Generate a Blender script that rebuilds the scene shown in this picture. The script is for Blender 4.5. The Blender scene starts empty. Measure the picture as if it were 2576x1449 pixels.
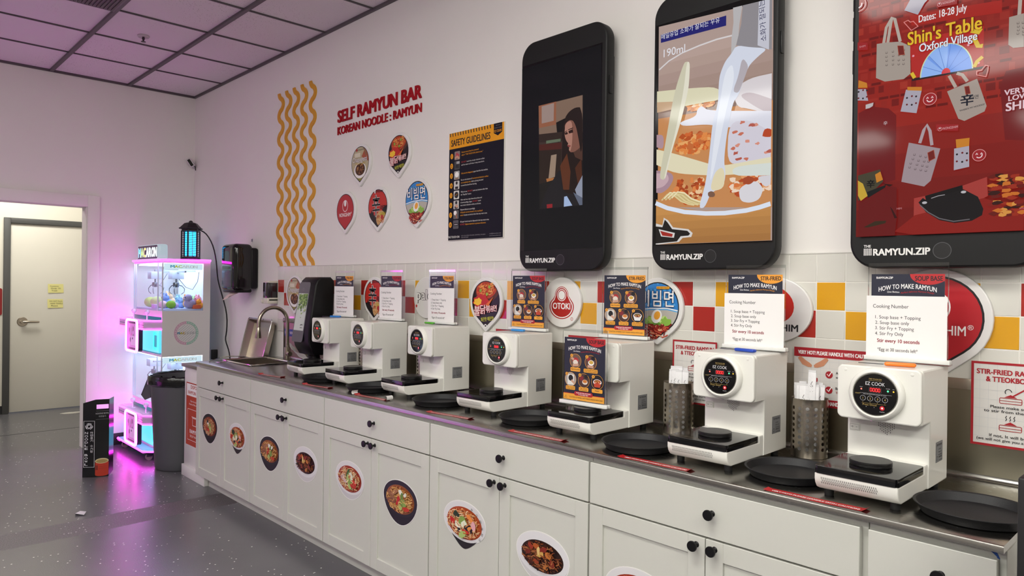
import bpy, bmesh, math, random
from mathutils import Matrix, Vector
sin, cos, pi, R = math.sin, math.cos, math.pi, math.radians
SC = bpy.context.scene
COL = SC.collection
# ---------------------------------------------------------------- camera
cam = bpy.data.cameras.new('camera')
cam.sensor_width = 36.0
cam.sensor_fit = 'HORIZONTAL'
cam.lens = 24.951
cam.clip_start = 0.05
cam_ob = bpy.data.objects.new('camera', cam)
COL.objects.link(cam_ob)
cam_ob.matrix_world = Matrix(((0.693261, -0.010626, 0.720609, 7.0928), (0.720570, -0.007798, -0.693338, -2.5410),
                              (0.012987, 0.999913, 0.002251, 1.4775), (0, 0, 0, 1)))
SC.camera = cam_ob
# ---------------------------------------------------------------- world, exposure
wd = bpy.data.worlds.new('world')
SC.world = wd
wd.use_nodes = True
wd.node_tree.nodes['Background'].inputs[0].default_value = (0.85, 0.83, 0.9, 1)
wd.node_tree.nodes['Background'].inputs[1].default_value = 0.25
SC.view_settings.view_transform = 'Standard'
SC.view_settings.look = 'None'
SC.view_settings.gamma = 1.0
SC.view_settings.use_curve_mapping = False
SC.view_settings.exposure = 0.0
SC.cycles.use_denoising = True
SC.cycles.max_bounces = 8
SC.cycles.transparent_max_bounces = 24
SC.cycles.sample_clamp_indirect = 4.0
LIGHT_PANEL = 23.0     # radiance of the ceiling light diffusers
NEON = 19.0
INNER = 2.8
def area(name, loc, rot, sx, sy, watts, col=(1, 1, 1)):
    l = bpy.data.lights.new(name, 'AREA'); l.shape = 'RECTANGLE'; l.size = sx; l.size_y = sy; l.energy = watts; l.color = col
    o = bpy.data.objects.new(name, l); COL.objects.link(o); o.location = loc; o.rotation_euler = rot
    return o
area('hall_lamp', (-1.5, -1.3, 3.0), (0, 0, 0), .6, 1.2, 46, (1, .97, .9))
# ---------------------------------------------------------------- materials
def lin(h):
    h = h.lstrip('#')
    c = [int(h[i:i + 2], 16) / 255 for i in (0, 2, 4)]
    return [x / 12.92 if x <= .04045 else ((x + .055) / 1.055) ** 2.4 for x in c] + [1]
MATS = {}
def mat(h, rough=.5, metal=0.0, emit=0.0, spec=.5, coat=0.0, noise=0.0, nscale=30, alpha=1.0, bump=0.0):
    key = (h, rough, metal, emit, spec, coat, noise, nscale, alpha, bump)
    if key in MATS: return MATS[key]
    m = bpy.data.materials.new('paint_%s_%d' % (h.lstrip('#'), len(MATS)))
    m.use_nodes = True
    nt = m.node_tree
    b = nt.nodes['Principled BSDF']
    c = lin(h)
    b.inputs['Base Color'].default_value = c
    b.inputs['Roughness'].default_value = rough
    b.inputs['Metallic'].default_value = metal
    b.inputs['Specular IOR Level'].default_value = spec
    b.inputs['Coat Weight'].default_value = coat
    b.inputs['Coat Roughness'].default_value = .05
    if emit:
        b.inputs['Emission Color'].default_value = c
        b.inputs['Emission Strength'].default_value = emit
        if emit >= .5: b.inputs['Base Color'].default_value = (.01, .01, .01, 1)
    if noise or bump:
        tc = nt.nodes.new('ShaderNodeTexCoord'); n = nt.nodes.new('ShaderNodeTexNoise')
        n.inputs['Scale'].default_value = nscale; n.inputs['Detail'].default_value = 4
        nt.links.new(tc.outputs['Object'], n.inputs['Vector'])
        if noise:
            mx = nt.nodes.new('ShaderNodeMix'); mx.data_type = 'RGBA'
            mx.inputs[6].default_value = [x * (1 - noise) for x in c[:3]] + [1]
            mx.inputs[7].default_value = [min(1, x * (1 + noise)) for x in c[:3]] + [1]
            nt.links.new(n.outputs['Fac'], mx.inputs[0]); nt.links.new(mx.outputs[2], b.inputs['Base Color'])
        if bump:
            bp = nt.nodes.new('ShaderNodeBump'); bp.inputs['Strength'].default_value = bump; bp.inputs['Distance'].default_value = .01
            nt.links.new(n.outputs['Fac'], bp.inputs['Height']); nt.links.new(bp.outputs[0], b.inputs['Normal'])
    MATS[key] = m
    return m
def scr(h, k=.9):          # a lit screen pixel colour
    return mat(h, rough=.07, emit=max(k, .5), spec=.12)
def clear(name, tint=(1, 1, 1), gloss=.12, rough=.02, power=1.0):
    m = bpy.data.materials.new(name); m.use_nodes = True; nt = m.node_tree; nt.nodes.clear()
    o = nt.nodes.new('ShaderNodeOutputMaterial'); mx = nt.nodes.new('ShaderNodeMixShader'); t = nt.nodes.new('ShaderNodeBsdfTransparent')
    g = nt.nodes.new('ShaderNodeBsdfGlossy'); f = nt.nodes.new('ShaderNodeFresnel'); ma = nt.nodes.new('ShaderNodeMath')
    f.inputs[0].default_value = 1.45; ma.operation = 'MULTIPLY'; ma.inputs[1].default_value = power
    t.inputs[0].default_value = (*tint, 1); g.inputs['Roughness'].default_value = rough
    nt.links.new(f.outputs[0], ma.inputs[0]); nt.links.new(ma.outputs[0], mx.inputs[0])
    nt.links.new(t.outputs[0], mx.inputs[1]); nt.links.new(g.outputs[0], mx.inputs[2]); nt.links.new(mx.outputs[0], o.inputs[0])
    return m
ACRYL = clear('acrylic_sheet', (.985, .985, .985), power=.5)
ACRYL_EDGE = clear('acrylic_edge', (.86, .88, .87), rough=.1, power=2.0)
GLASS = clear('clear_glass', (.985, .99, .995), power=.3)
def tree(name):
    m = bpy.data.materials.new(name); m.use_nodes = True
    return m, m.node_tree, m.node_tree.nodes['Principled BSDF']
def node(nt, t, **kw):
    n = nt.nodes.new(t)
    for k, v in kw.items():
        if k in ('operation', 'data_type', 'feature', 'blend_type', 'noise_dimensions'): setattr(n, k, v)
        else: n.inputs[int(k[1:]) if k[0] == 'i' and k[1:].isdigit() else k].default_value = v
    return n
def floor_material():
    m, nt, b = tree('speckled_epoxy_floor'); L = nt.links.new
    tc = node(nt, 'ShaderNodeTexCoord'); sep = node(nt, 'ShaderNodeSeparateXYZ'); L(tc.outputs['Object'], sep.inputs[0])
    base = node(nt, 'ShaderNodeTexNoise', Scale=1.6, Detail=6); L(tc.outputs['Object'], base.inputs['Vector'])
    ramp = node(nt, 'ShaderNodeMix', data_type='RGBA', i6=lin('#57565a'), i7=lin('#69686c')); L(base.outputs['Fac'], ramp.inputs[0])
    # white chips scattered in drifts
    vo = node(nt, 'ShaderNodeTexVoronoi', Scale=34); L(tc.outputs['Object'], vo.inputs['Vector'])
    d1 = node(nt, 'ShaderNodeMath', operation='LESS_THAN', i1=.14); L(vo.outputs['Distance'], d1.inputs[0])
    sc = node(nt, 'ShaderNodeSeparateColor'); L(vo.outputs['Color'], sc.inputs[0])
    cl = node(nt, 'ShaderNodeTexNoise', Scale=1.3, Detail=3); L(tc.outputs['Object'], cl.inputs['Vector'])
    th = node(nt, 'ShaderNodeMath', operation='MULTIPLY_ADD', i1=-1.6, i2=1.55); L(cl.outputs['Fac'], th.inputs[0])
    gt = node(nt, 'ShaderNodeMath', operation='GREATER_THAN'); L(sc.outputs[0], gt.inputs[0]); L(th.outputs[0], gt.inputs[1])
    chip = node(nt, 'ShaderNodeMath', operation='MULTIPLY'); L(d1.outputs[0], chip.inputs[0]); L(gt.outputs[0], chip.inputs[1])
    # worn strip across the floor
    ed = node(nt, 'ShaderNodeTexNoise', Scale=9.0, Detail=5); L(tc.outputs['Object'], ed.inputs['Vector'])
    xo = node(nt, 'ShaderNodeMath', operation='MULTIPLY_ADD', i1=.05); L(ed.outputs['Fac'], xo.inputs[0]); L(sep.outputs[0], xo.inputs[2])
    a1 = node(nt, 'ShaderNodeMath', operation='GREATER_THAN', i1=2.125); L(xo.outputs[0], a1.inputs[0])
    a2 = node(nt, 'ShaderNodeMath', operation='LESS_THAN', i1=2.415); L(xo.outputs[0], a2.inputs[0])
    st = node(nt, 'ShaderNodeMath', operation='MULTIPLY'); L(a1.outputs[0], st.inputs[0]); L(a2.outputs[0], st.inputs[1])
    sp = node(nt, 'ShaderNodeTexNoise', Scale=150.0, Detail=3); L(tc.outputs['Object'], sp.inputs['Vector'])
    spr = node(nt, 'ShaderNodeMapRange', i1=.4, i2=.66); L(sp.outputs['Fac'], spr.inputs[0])
    sm = node(nt, 'ShaderNodeMix', data_type='RGBA', i6=lin('#3f3b3d'), i7=lin('#6a6468')); L(spr.outputs[0], sm.inputs[0])
    m1 = node(nt, 'ShaderNodeMix', data_type='RGBA'); L(st.outputs[0], m1.inputs[0]); L(ramp.outputs[2], m1.inputs[6]); L(sm.outputs[2], m1.inputs[7])
    m2 = node(nt, 'ShaderNodeMix', data_type='RGBA', i7=lin('#dcdcd8')); L(chip.outputs[0], m2.inputs[0]); L(m1.outputs[2], m2.inputs[6])
    L(m2.outputs[2], b.inputs['Base Color'])
    rr = node(nt, 'ShaderNodeMath', operation='MULTIPLY_ADD', i1=.22, i2=.25); L(st.outputs[0], rr.inputs[0]); L(rr.outputs[0], b.inputs['Roughness'])
    bp = node(nt, 'ShaderNodeBump', Strength=.12, Distance=.004); L(sp.outputs['Fac'], bp.inputs['Height']); L(bp.outputs[0], b.inputs['Normal'])
    return m
def ceiling_tile_material():
    m, nt, b = tree('mineral_ceiling_tile'); L = nt.links.new
    tc = node(nt, 'ShaderNodeTexCoord')
    v = node(nt, 'ShaderNodeTexVoronoi', Scale=70.0); L(tc.outputs['Object'], v.inputs['Vector'])
    d = node(nt, 'ShaderNodeMath', operation='LESS_THAN', i1=.17); L(v.outputs['Distance'], d.inputs[0])
    n = node(nt, 'ShaderNodeTexNoise', Scale=1.1); L(tc.outputs['Object'], n.inputs['Vector'])
    mr = node(nt, 'ShaderNodeMapRange', i1=.45, i2=.6); L(n.outputs['Fac'], mr.inputs[0])
    k = node(nt, 'ShaderNodeMath', operation='MULTIPLY'); L(d.outputs[0], k.inputs[0]); L(mr.outputs[0], k.inputs[1])
    mx = node(nt, 'ShaderNodeMix', data_type='RGBA', i6=lin('#e6e2e2'), i7=lin('#8c8684')); L(k.outputs[0], mx.inputs[0])
    L(mx.outputs[2], b.inputs['Base Color']); b.inputs['Roughness'].default_value = .9
    return m
def steel(name, h, rough, stretch=(2, 40, 40), var=.12, metal=1.0):
    m, nt, b = tree(name); L = nt.links.new
    tc = node(nt, 'ShaderNodeTexCoord'); mp = node(nt, 'ShaderNodeMapping'); mp.inputs['Scale'].default_value = stretch
    L(tc.outputs['Object'], mp.inputs[0])
    n = node(nt, 'ShaderNodeTexNoise', Scale=6.0, Detail=6); L(mp.outputs[0], n.inputs['Vector'])
    r = node(nt, 'ShaderNodeMath', operation='MULTIPLY_ADD', i1=var * 2, i2=rough - var); L(n.outputs['Fac'], r.inputs[0]); L(r.outputs[0], b.inputs['Roughness'])
    b.inputs['Base Color'].default_value = lin(h); b.inputs['Metallic'].default_value = metal
    return m
WALL = mat('#e9e5e1', .62, spec=.3, noise=.015, nscale=3, bump=.03)
CREAM = mat('#dedacb', .65, spec=.3, noise=.02, nscale=3)
FLOOR = floor_material()
TILEC = ceiling_tile_material()
STEEL = steel('brushed_steel', '#b5aca0', .26, (4, 4, 60), .025)
STEEL_TOP = steel('brushed_worktop_steel', '#a09e99', .26, (3, 30, 30), .04)
STEEL_WALL = steel('brushed_splashback_steel', '#9a9484', .3, var=.03)
NICKEL = mat('#a89e90', .28, 1.0)
CHROME = mat('#d8d6d2', .1, 1.0)
WHITE_GLOSS = mat('#e4e3dc', .22, spec=.5)
CAB = mat('#c6c6be', .38, spec=.4)
BLACK = mat('#0b0b0d', .4, spec=.3)
BLACK_GLOSS = mat('#08080a', .07, spec=.6)
BLACK_MAT = mat('#141416', .6)
# ---------------------------------------------------------------- mesh building
GL = {}
def glyphs(s, bold):
    k = (s, bold)
    if k not in GL:
        cu = bpy.data.curves.new('t', 'FONT'); cu.body = s; cu.size = 1; cu.offset = bold; cu.space_character = 1 + 1.9 * bold; cu.resolution_u = 3
        ob = bpy.data.objects.new('t', cu); me = bpy.data.meshes.new_from_object(ob)
        vs = [(v.co.x, v.co.y) for v in me.vertices]; fs = [tuple(p.vertices) for p in me.polygons]
        if not vs: vs = [(0, 0)]
        xs = [v[0] for v in vs]; ys = [v[1] for v in vs]
        GL[k] = (vs, fs, min(xs), max(xs), min(ys), max(ys))
        bpy.data.objects.remove(ob); bpy.data.curves.remove(cu); bpy.data.meshes.remove(me)
    return GL[k]
def offset_poly(pts, d):
    n = len(pts); out = []
    ar = sum(pts[i][0] * pts[(i + 1) % n][1] - pts[(i + 1) % n][0] * pts[i][1] for i in range(n))
    sg = 1 if ar > 0 else -1
    for i in range(n):
        p0, p1, p2 = Vector(pts[i - 1]), Vector(pts[i]), Vector(pts[(i + 1) % n])
        e1 = (p1 - p0); e2 = (p2 - p1)
        if e1.length < 1e-9: e1 = e2
        if e2.length < 1e-9: e2 = e1
        n1 = Vector((e1.y, -e1.x)).normalized(); n2 = Vector((e2.y, -e2.x)).normalized()
        nn = (n1 + n2); nn = nn / max(.5, nn.length_squared / 2) if nn.length > 1e-6 else n1
        out.append((p1.x + nn.x * d * sg, p1.y + nn.y * d * sg))
    return out
def rrect(x0, y0, x1, y1, r, n=6):
    r = min(r, abs(x1 - x0) / 2, abs(y1 - y0) / 2); o = []
    for cx, cy, a in ((x1 - r, y1 - r, 0), (x0 + r, y1 - r, 90), (x0 + r, y0 + r, 180), (x1 - r, y0 + r, 270)):
        for i in range(n + 1):
            t = R(a + 90 * i / n); o.append((cx + r * cos(t), cy + r * sin(t)))
    return o
def ell(cx, cy, rx, ry=None, n=32, a0=0, a1=360, rot=0):
    ry = rx if ry is None else ry; o = []
    m = n if a1 - a0 >= 360 else n + 1
    for i in range(m):
        t = R(a0 + (a1 - a0) * i / n); x, y = rx * cos(t), ry * sin(t)
        o.append((cx + x * cos(rot) - y * sin(rot), cy + x * sin(rot) + y * cos(rot)))
    return o
def PL(o, u, v):            # plane frame: u right, v up, w outwards
    u = Vector(u).normalized(); v = Vector(v).normalized(); w = u.cross(v)
    return Matrix(((u.x, v.x, w.x, o[0]), (u.y, v.y, w.y, o[1]), (u.z, v.z, w.z, o[2]), (0, 0, 0, 1)))
FRONT = lambda x=0, y=0, z=0: PL((x, y, z), (1, 0, 0), (0, 0, 1))     # faces -y
SIDE = lambda x=0, y=0, z=0: PL((x, y, z), (0, 1, 0), (0, 0, 1))      # faces +x
TOP = lambda x=0, y=0, z=0: PL((x, y, z), (1, 0, 0), (0, 1, 0))       # faces up
class MB:
    def __init__(s, M=None):
        s.v = []; s.f = []; s.m = []; s.mats = []; s.M = M or Matrix(); s.w = 0.0; s.dw = .00004
    def mi(s, m):
        if m not in s.mats: s.mats.append(m)
        return s.mats.index(m)
    def add(s, vs, fs, m, M=None):
        T = s.M @ M if M is not None else s.M
        o = len(s.v); k = s.mi(m)
        s.v += [T @ Vector(p) for p in vs]
        s.f += [tuple(i + o for i in f) for f in fs]; s.m += [k] * len(fs)
        return s
    def box(s, x0, y0, z0, x1, y1, z1, m, b=0.0, seg=2, M=None):
        bm = bmesh.new(); bmesh.ops.create_cube(bm, size=1)
        for v in bm.verts:
            v.co = Vector(((x0 + x1) / 2 + v.co.x * (x1 - x0), (y0 + y1) / 2 + v.co.y * (y1 - y0), (z0 + z1) / 2 + v.co.z * (z1 - z0)))
        if b: bmesh.ops.bevel(bm, geom=list(bm.edges), offset=b, segments=seg, profile=.5, affect='EDGES')
        bm.verts.index_update()
        s.add([v.co.copy() for v in bm.verts], [tuple(v.index for v in f.verts) for f in bm.faces], m, M); bm.free()
        return s
    def prism(s, pts, w0, w1, m, b=0.0, M=None, top=None, back=True):
        n = len(pts)
        if b:
            rings = [(offset_poly(pts, -b), w0), (offset_poly(pts, -b * .3), w0 + b * .3), (pts, w0 + b), (pts, w1 - b), (offset_poly(pts, -b * .3), w1 - b * .3), (offset_poly(pts, -b), w1)]
        else: rings = [(pts, w0), (pts, w1)]
        vs = [(p[0], p[1], w) for r, w in rings for p in r]; fs = []
        for k in range(len(rings) - 1):
            for i in range(n):
                j = (i + 1) % n; fs.append((k * n + i, k * n + j, (k + 1) * n + j, (k + 1) * n + i))
        if back: fs.append(tuple(range(n))[::-1])
        e = (len(rings) - 1) * n
        s.add(vs, fs, m, M)
        s.add([vs[e + i] for i in range(n)], [tuple(range(n))], top or m, M)
        return s
    def lathe(s, prof, m, c=(0, 0, 0), n=32, M=None, sx=1, sy=1):
        vs = []; fs = []
        for r, z in prof:
            for i in range(n):
                t = 2 * pi * i / n; vs.append((c[0] + max(r, 1e-5) * cos(t) * sx, c[1] + max(r, 1e-5) * sin(t) * sy, c[2] + z))
        for k in range(len(prof) - 1):
            for i in range(n):
                j = (i + 1) % n; fs.append((k * n + i, k * n + j, (k + 1) * n + j, (k + 1) * n + i))
        return s.add(vs, fs, m, M)
    def tube(s, path, r, m, n=10, closed=False, M=None, caps=True):
        P = [Vector(p) for p in path]; k = len(P); rr = r if isinstance(r, (list, tuple)) else [r] * k
        vs = []; fs = []; up = None
        for i in range(k):
            a = P[i - 1] if (i or closed) else P[i]; b2 = P[(i + 1) % k] if (i < k - 1 or closed) else P[i]
            t = (b2 - a).normalized()
            if up is None: up = Vector((0, 0, 1)) if abs(t.z) < .9 else Vector((1, 0, 0))
            x = t.cross(up)
            x = x.normalized() if x.length > 1e-6 else t.orthogonal().normalized()
            up = x.cross(t).normalized()
            for j in range(n):
                q = 2 * pi * j / n; vs.append(P[i] + (x * cos(q) + up * sin(q)) * rr[i])
        for i in range(k if closed else k - 1):
            for j in range(n):
                j2 = (j + 1) % n; i2 = (i + 1) % k; fs.append((i * n + j, i * n + j2, i2 * n + j2, i2 * n + j))
        if caps and not closed: fs += [tuple(range(n))[::-1], tuple((k - 1) * n + j for j in range(n))]
        return s.add(vs, fs, m, M)
    def ball(s, c, r, m, n=14, sc=(1, 1, 1), M=None):
        prof = [(sin(pi * i / n), -cos(pi * i / n)) for i in range(n + 1)]
        T = Matrix.Translation(c) @ Matrix.Diagonal((r * sc[0], r * sc[1], r * sc[2], 1))
        return s.lathe(prof, m, n=n + 6, M=(M @ T if M is not None else T))
    # --- flat printing on the frame's plane, each layer a hair above the last
    def poly(s, pts, m):
        s.w += s.dw
        return s.add([(p[0], p[1], s.w) for p in pts], [tuple(range(len(pts)))], m)
    def rect(s, x0, y0, x1, y1, m, r=0): return s.poly(rrect(x0, y0, x1, y1, r, 4) if r else [(x0, y0), (x1, y0), (x1, y1), (x0, y1)], m)
    def disc(s, cx, cy, rx, m, ry=None, n=28, rot=0): return s.poly(ell(cx, cy, rx, ry, n, rot=rot), m)
    def ring(s, cx, cy, r0, r1, m, n=32, a0=0, a1=360, ky=1):
        s.w += s.dw; a = ell(cx, cy, r0, r0 * ky, n, a0, a1); b = ell(cx, cy, r1, r1 * ky, n, a0, a1); k = len(a); c = a1 - a0 >= 360
        vs = [(p[0], p[1], s.w) for p in a + b]
        return s.add(vs, [(i, (i + 1) % k, k + (i + 1) % k, k + i)[::-1] for i in range(k if c else k - 1)], m)
    def loop(s, pts, wd, m):                    # closed outline of a shape
        s.w += s.dw; q = offset_poly(pts, -wd); k = len(pts)
        return s.add([(p[0], p[1], s.w) for p in list(pts) + q], [(i, (i + 1) % k, k + (i + 1) % k, k + i) for i in range(k)], m)
    def line(s, pts, wd, m):
        s.w += s.dw; vs = []; k = len(pts); wl = wd if isinstance(wd, (list, tuple)) else [wd] * k
        for i in range(k):
            a = Vector(pts[max(0, i - 1)]); b = Vector(pts[min(k - 1, i + 1)]); d = (b - a)
            d = d.normalized() if d.length > 1e-9 else Vector((1, 0)); nn = Vector((-d.y, d.x)) * wl[i] / 2
            vs += [(pts[i][0] + nn.x, pts[i][1] + nn.y, s.w), (pts[i][0] - nn.x, pts[i][1] - nn.y, s.w)]
        return s.add(vs, [(2 * i, 2 * i + 1, 2 * i + 3, 2 * i + 2) for i in range(k - 1)], m)
    def text(s, t, x, y, h, m, al='c', w=None, bold=0.0, rot=0, warp=None, thick=0, kor=False):
        if bold > .009:                         # heavy lettering: thin outline plus a few shifted strikes
            e = bold * h * .8; w2 = w - 2 * e if w else None
            for k, (p, q) in enumerate(((-1, -.5), (.93, -.62), (-.92, .6), (1, .52)) if bold > .016 else ((-1, -.4), (1, .4))):
                if thick: s.w += .00015
                s.text(t, x + p * e + (e if al == 'l' else 0), y + q * e, h, m, al, w2, 0.0, rot, warp, thick, kor)
            return s
        vs, fs, x0, x1, y0, y1 = glyphs(t, bold)
        s.w += s.dw
        cap = (y1 - y0) if kor else .727; oy = y0 if kor else 0
        ky = h / cap; kx = (w / (x1 - x0)) if w else ky; W = (x1 - x0) * kx
        dx = {'c': -W / 2, 'l': 0, 'r': -W}[al]
        P = []
        for a, b in vs:
            p, q = (a - x0) * kx + dx, (b - oy) * ky
            if warp: q += warp(p / max(W, 1e-6))
            P.append((x + p * cos(rot) - q * sin(rot), y + p * sin(rot) + q * cos(rot)))
        if not thick: return s.add([(p[0], p[1], s.w) for p in P], fs, m)
        n = len(P); s.add([(p[0], p[1], s.w + thick) for p in P], fs, m)
        ed = {}
        for f in fs:
            for i in range(len(f)):
                e = (f[i], f[(i + 1) % len(f)]); ed[e] = 1
        bd = [e for e in ed if (e[1], e[0]) not in ed]
        return s.add([(p[0], p[1], s.w) for p in P] + [(p[0], p[1], s.w + thick) for p in P], [(a, b, b + n, a + n) for a, b in bd], m)
    def trim(s, x0, z0, x1, z1):            # keep only faces inside the picture's edges (frame plane is x, z)
        keep = [k for k, f in enumerate(s.f) if all(x0 - 1e-4 <= s.v[i].x <= x1 + 1e-4 and z0 - 1e-4 <= s.v[i].z <= z1 + 1e-4 for i in f)]
        s.f = [s.f[k] for k in keep]; s.m = [s.m[k] for k in keep]
        used = sorted({i for f in s.f for i in f}); mp = {i: n for n, i in enumerate(used)}
        s.v = [s.v[i] for i in used]; s.f = [tuple(mp[i] for i in f) for f in s.f]
    def build(s, name, parent=None, smooth=True, angle=38, **props):
        me = bpy.data.meshes.new(name)
        o = Vector(parent.location) if (parent is not None and parent.get('_w')) else Vector((0, 0, 0))
        if parent is not None and parent.parent is not None and parent.get('_w'): o = Vector(parent['_o'])
        me.from_pydata([tuple(p - o) for p in s.v], [], s.f)
        for m in s.mats: me.materials.append(m)
        me.polygons.foreach_set('material_index', s.m)
        if smooth:
            me.polygons.foreach_set('use_smooth', [True] * len(me.polygons)); me.set_sharp_from_angle(angle=R(angle))
        me.update()
        ob = bpy.data.objects.new(name, me); COL.objects.link(ob)
        if parent is not None:
            ob.parent = parent
            if parent.get('_w'): ob['_w'] = 1; ob['_o'] = tuple(o)
        for k, v in props.items(): ob[k] = v
        return ob
def thing(name, label, cat, loc=(0, 0, 0), group=None, rz=0.0, world=True):
    """An Empty at the thing's base; with world=True its parts are given in room coordinates."""
    o = bpy.data.objects.new(name, None); COL.objects.link(o); o.empty_display_size = .05
    o.location = loc; o.rotation_euler = (0, 0, rz); o['label'] = label; o['category'] = cat
    if group: o['group'] = group
    if world: o['_w'] = 1
    return o
def solo(mb, name, label, cat, loc, group=None, **kw):
    """A thing that is a single mesh, its origin at loc."""
    off = Vector(loc); mb.v = [p - off for p in mb.v]
    o = mb.build(name, **kw); o.location = loc; o['label'] = label; o['category'] = cat
    if group: o['group'] = group
    return o
def struct(mb, name, **kw): return mb.build(name, kind='structure', **kw)
def copy_tree(o, label=None, parent=None):
    c = o.copy(); COL.objects.link(c)
    if parent is not None: c.parent = parent
    if label: c['label'] = label
    for ch in list(o.children): copy_tree(ch, None, c)
    return c
# ---------------------------------------------------------------- the room
XR, YF, H = 12.0, -9.0, 3.266
b = MB(); b.box(-4.0, YF, -.12, XR, .15, 0, FLOOR); struct(b, 'floor', smooth=False)
b = MB()
b.box(-.15, YF, H + .006, XR, .15, H + .1, TILEC)
TB = mat('#5b5558', .5); gx = [.66 + .6175 * k for k in range(19)]; gy = [-.59 - .603 * k for k in range(14)]
for y in gy: b.box(0, y - .013, H - .012, XR, y + .013, H + .008, TB)
for x in gx: b.box(x - .006, YF, H - .003, x + .006, 0, H + .008, TB)
b.box(0, -.016, H - .014, XR, 0, H + .008, TB); b.box(0, YF, H - .014, .012, 0, H + .008, TB)
struct(b, 'ceiling', smooth=False)
b = MB(); b.box(-4.0, 0, 0, XR, .15, H, WALL); struct(b, 'wall_back', smooth=False)
b = MB(); b.box(-.15, -.917, 0, 0, 0, H + .1, WALL); b.box(-.15, -2.2, 2.128, 0, -.917, H + .1, WALL); b.box(-.15, YF, 0, 0, -2.2, H + .1, WALL)
struct(b, 'wall_left', smooth=False)
b = MB(); b.box(0, YF - .1, 0, XR, YF, H, mat('#b9b3ac', .7)); struct(b, 'wall_front', smooth=False)
b = MB(); b.box(XR, YF, 0, XR + .1, .15, H, mat('#b9b3ac', .7)); struct(b, 'wall_right', smooth=False)
b = MB()                                     # painted casing round the opening
b.box(0, -.911, 0, .022, -.817, 2.228, WALL, .003); b.box(0, -2.3, 2.128, .022, -.911, 2.228, WALL, .003); b.box(0, -2.3, 0, .022, -2.2, 2.128, WALL, .003)
struct(b, 'trim_1')
BB = mat('#1b191c', .45)
b = MB(); b.box(0, -.817, 0, .012, 0, .105, BB, .002); struct(b, 'baseboard_left')
b = MB(); b.box(0, -.012, 0, 1.44, 0, .105, BB, .002); struct(b, 'baseboard_back')
# hallway behind the opening
b = MB(); b.box(-2.52, YF, 0, -2.4, -1.165, 3.2, CREAM); b.box(-2.52, -.1, 0, -2.4, 0, 3.2, CREAM); b.box(-2.52, -1.165, 2.165, -2.4, -.1, 3.2, CREAM)
struct(b, 'wall_hall', smooth=False)
b = MB(); b.box(-2.5, YF, 3.2, -.15, 0, 3.3, CREAM); struct(b, 'ceiling_hall', smooth=False)
b = MB(); b.box(-2.4, YF, 0, -2.386, -1.165, .09, BB); struct(b, 'baseboard_hall')
b = MB(); b.box(-1.09, YF, .0002, -1.078, -.0, .0012, mat('#3a393a', .6)); struct(b, 'trim_2', smooth=False)
d = MB(); DG = mat('#4a4a48', .45)
d.box(-2.45, -1.165, 0, -2.37, -1.103, 2.165, DG, .004); d.box(-2.45, -.16, 0, -2.37, -.1, 2.165, DG, .004); d.box(-2.45, -1.103, 2.105, -2.37, -.16, 2.165, DG, .004)
door = bpy.data.objects.new('door_1', None); COL.objects.link(door); door['kind'] = 'structure'
d.build('door_frame', door)
d = MB(); d.box(-2.44, -1.1, .012, -2.395, -.163, 2.103, mat('#cfcbbe', .5, noise=.02, nscale=4), .003); d.build('door_leaf', door)
d = MB(); Mh = PL((-2.395, -.985, 1.012), (0, 1, 0), (0, 0, 1))
d.lathe([(0, .008), (.046, .008), (.05, .004), (.052, 0)], NICKEL, n=28, M=Mh); d.lathe([(0, .05), (.02, .05), (.022, .046), (.022, .006)], NICKEL, n=20, M=Mh)
d.tube([(0, 0, .04), (.03, 0, .046), (.14, -.004, .046), (.15, -.004, .04)], [.013, .014, .011, .009], NICKEL, 12, M=Mh); d.build('door_handle', door)
# wall tiles: four courses of square tiles, red and yellow ones in steps
b = MB(); T0, TT = 1.8247, 1.607
GR = mat('#e6e3dc', .7); TW = mat('#d9d7cf', .22, coat=.3, noise=.02, nscale=2); TR = mat('#a8271f', .2, coat=.4); TY = mat('#dca11c', .2, coat=.4)
b.box(T0, -.0098, 1.15, 9.0, 0, TT + .003, GR)
for i in range(60):
    for j in range(5):
        m = TW
        if j == 1: m = TR if i % 4 == 0 else TY if i % 4 == 2 and i not in (2, 6) else TW
        if j == 2: m = TR if i % 4 == 1 else TY if i % 4 == 3 and i not in (3, 7) else TW
        x, z = T0 + .1 * i, TT - .1 * (j + 1)
        b.box(x + .0015, -.011, z + .0015, x + .0985, -.004, z + .0985, m, .0012, 1)
b.box(T0 - .004, -.0105, 1.15, T0, 0, TT, TW); b.box(T0, -.0115, TT, 9.0, 0, TT + .004, mat('#c9c6bf', .4))
struct(b, 'trim_3')
b = MB(); b.box(1.93, -.013, .9, 9.0, -.0112, 1.212, STEEL_WALL); b.box(1.93, -.019, 1.178, 9.0, -.0125, 1.212, STEEL, .002)
for x in [1.95, 2.22] + [2.6 + .45 * i for i in range(10)]: b.lathe([(0, .002), (.004, .002), (.005, 0)], CHROME, n=10, M=FRONT(x, -.019, 1.196))
struct(b, 'trim_4')
# ceiling lights of the shop (behind and right of the view), as lit troffers
LIT = mat('#fdfbf3', .5, emit=LIGHT_PANEL); FRM = mat('#e8e6e2', .5)
k = 0
for x, y in ((6.0, -2.1), (8.5, -2.1), (10.9, -2.1), (3.6, -3.9), (6.07, -3.9), (8.54, -3.9), (3.6, -6.3), (6.07, -6.3), (8.54, -6.3)):
    t = thing('ceiling_light', 'lit white ceiling light panel over the shop floor', 'ceiling light', (x, y, H), 'ceiling lights')
    m = MB(); m.box(x - .6, y - .3, H - .016, x + .6, y + .3, H + .004, FRM, .003); m.build('frame', t)
    m = MB(); m.box(x - .57, y - .27, H - .085, x + .57, y + .27, H - .013, LIT, .01); m.build('diffuser', t, smooth=False)
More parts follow.
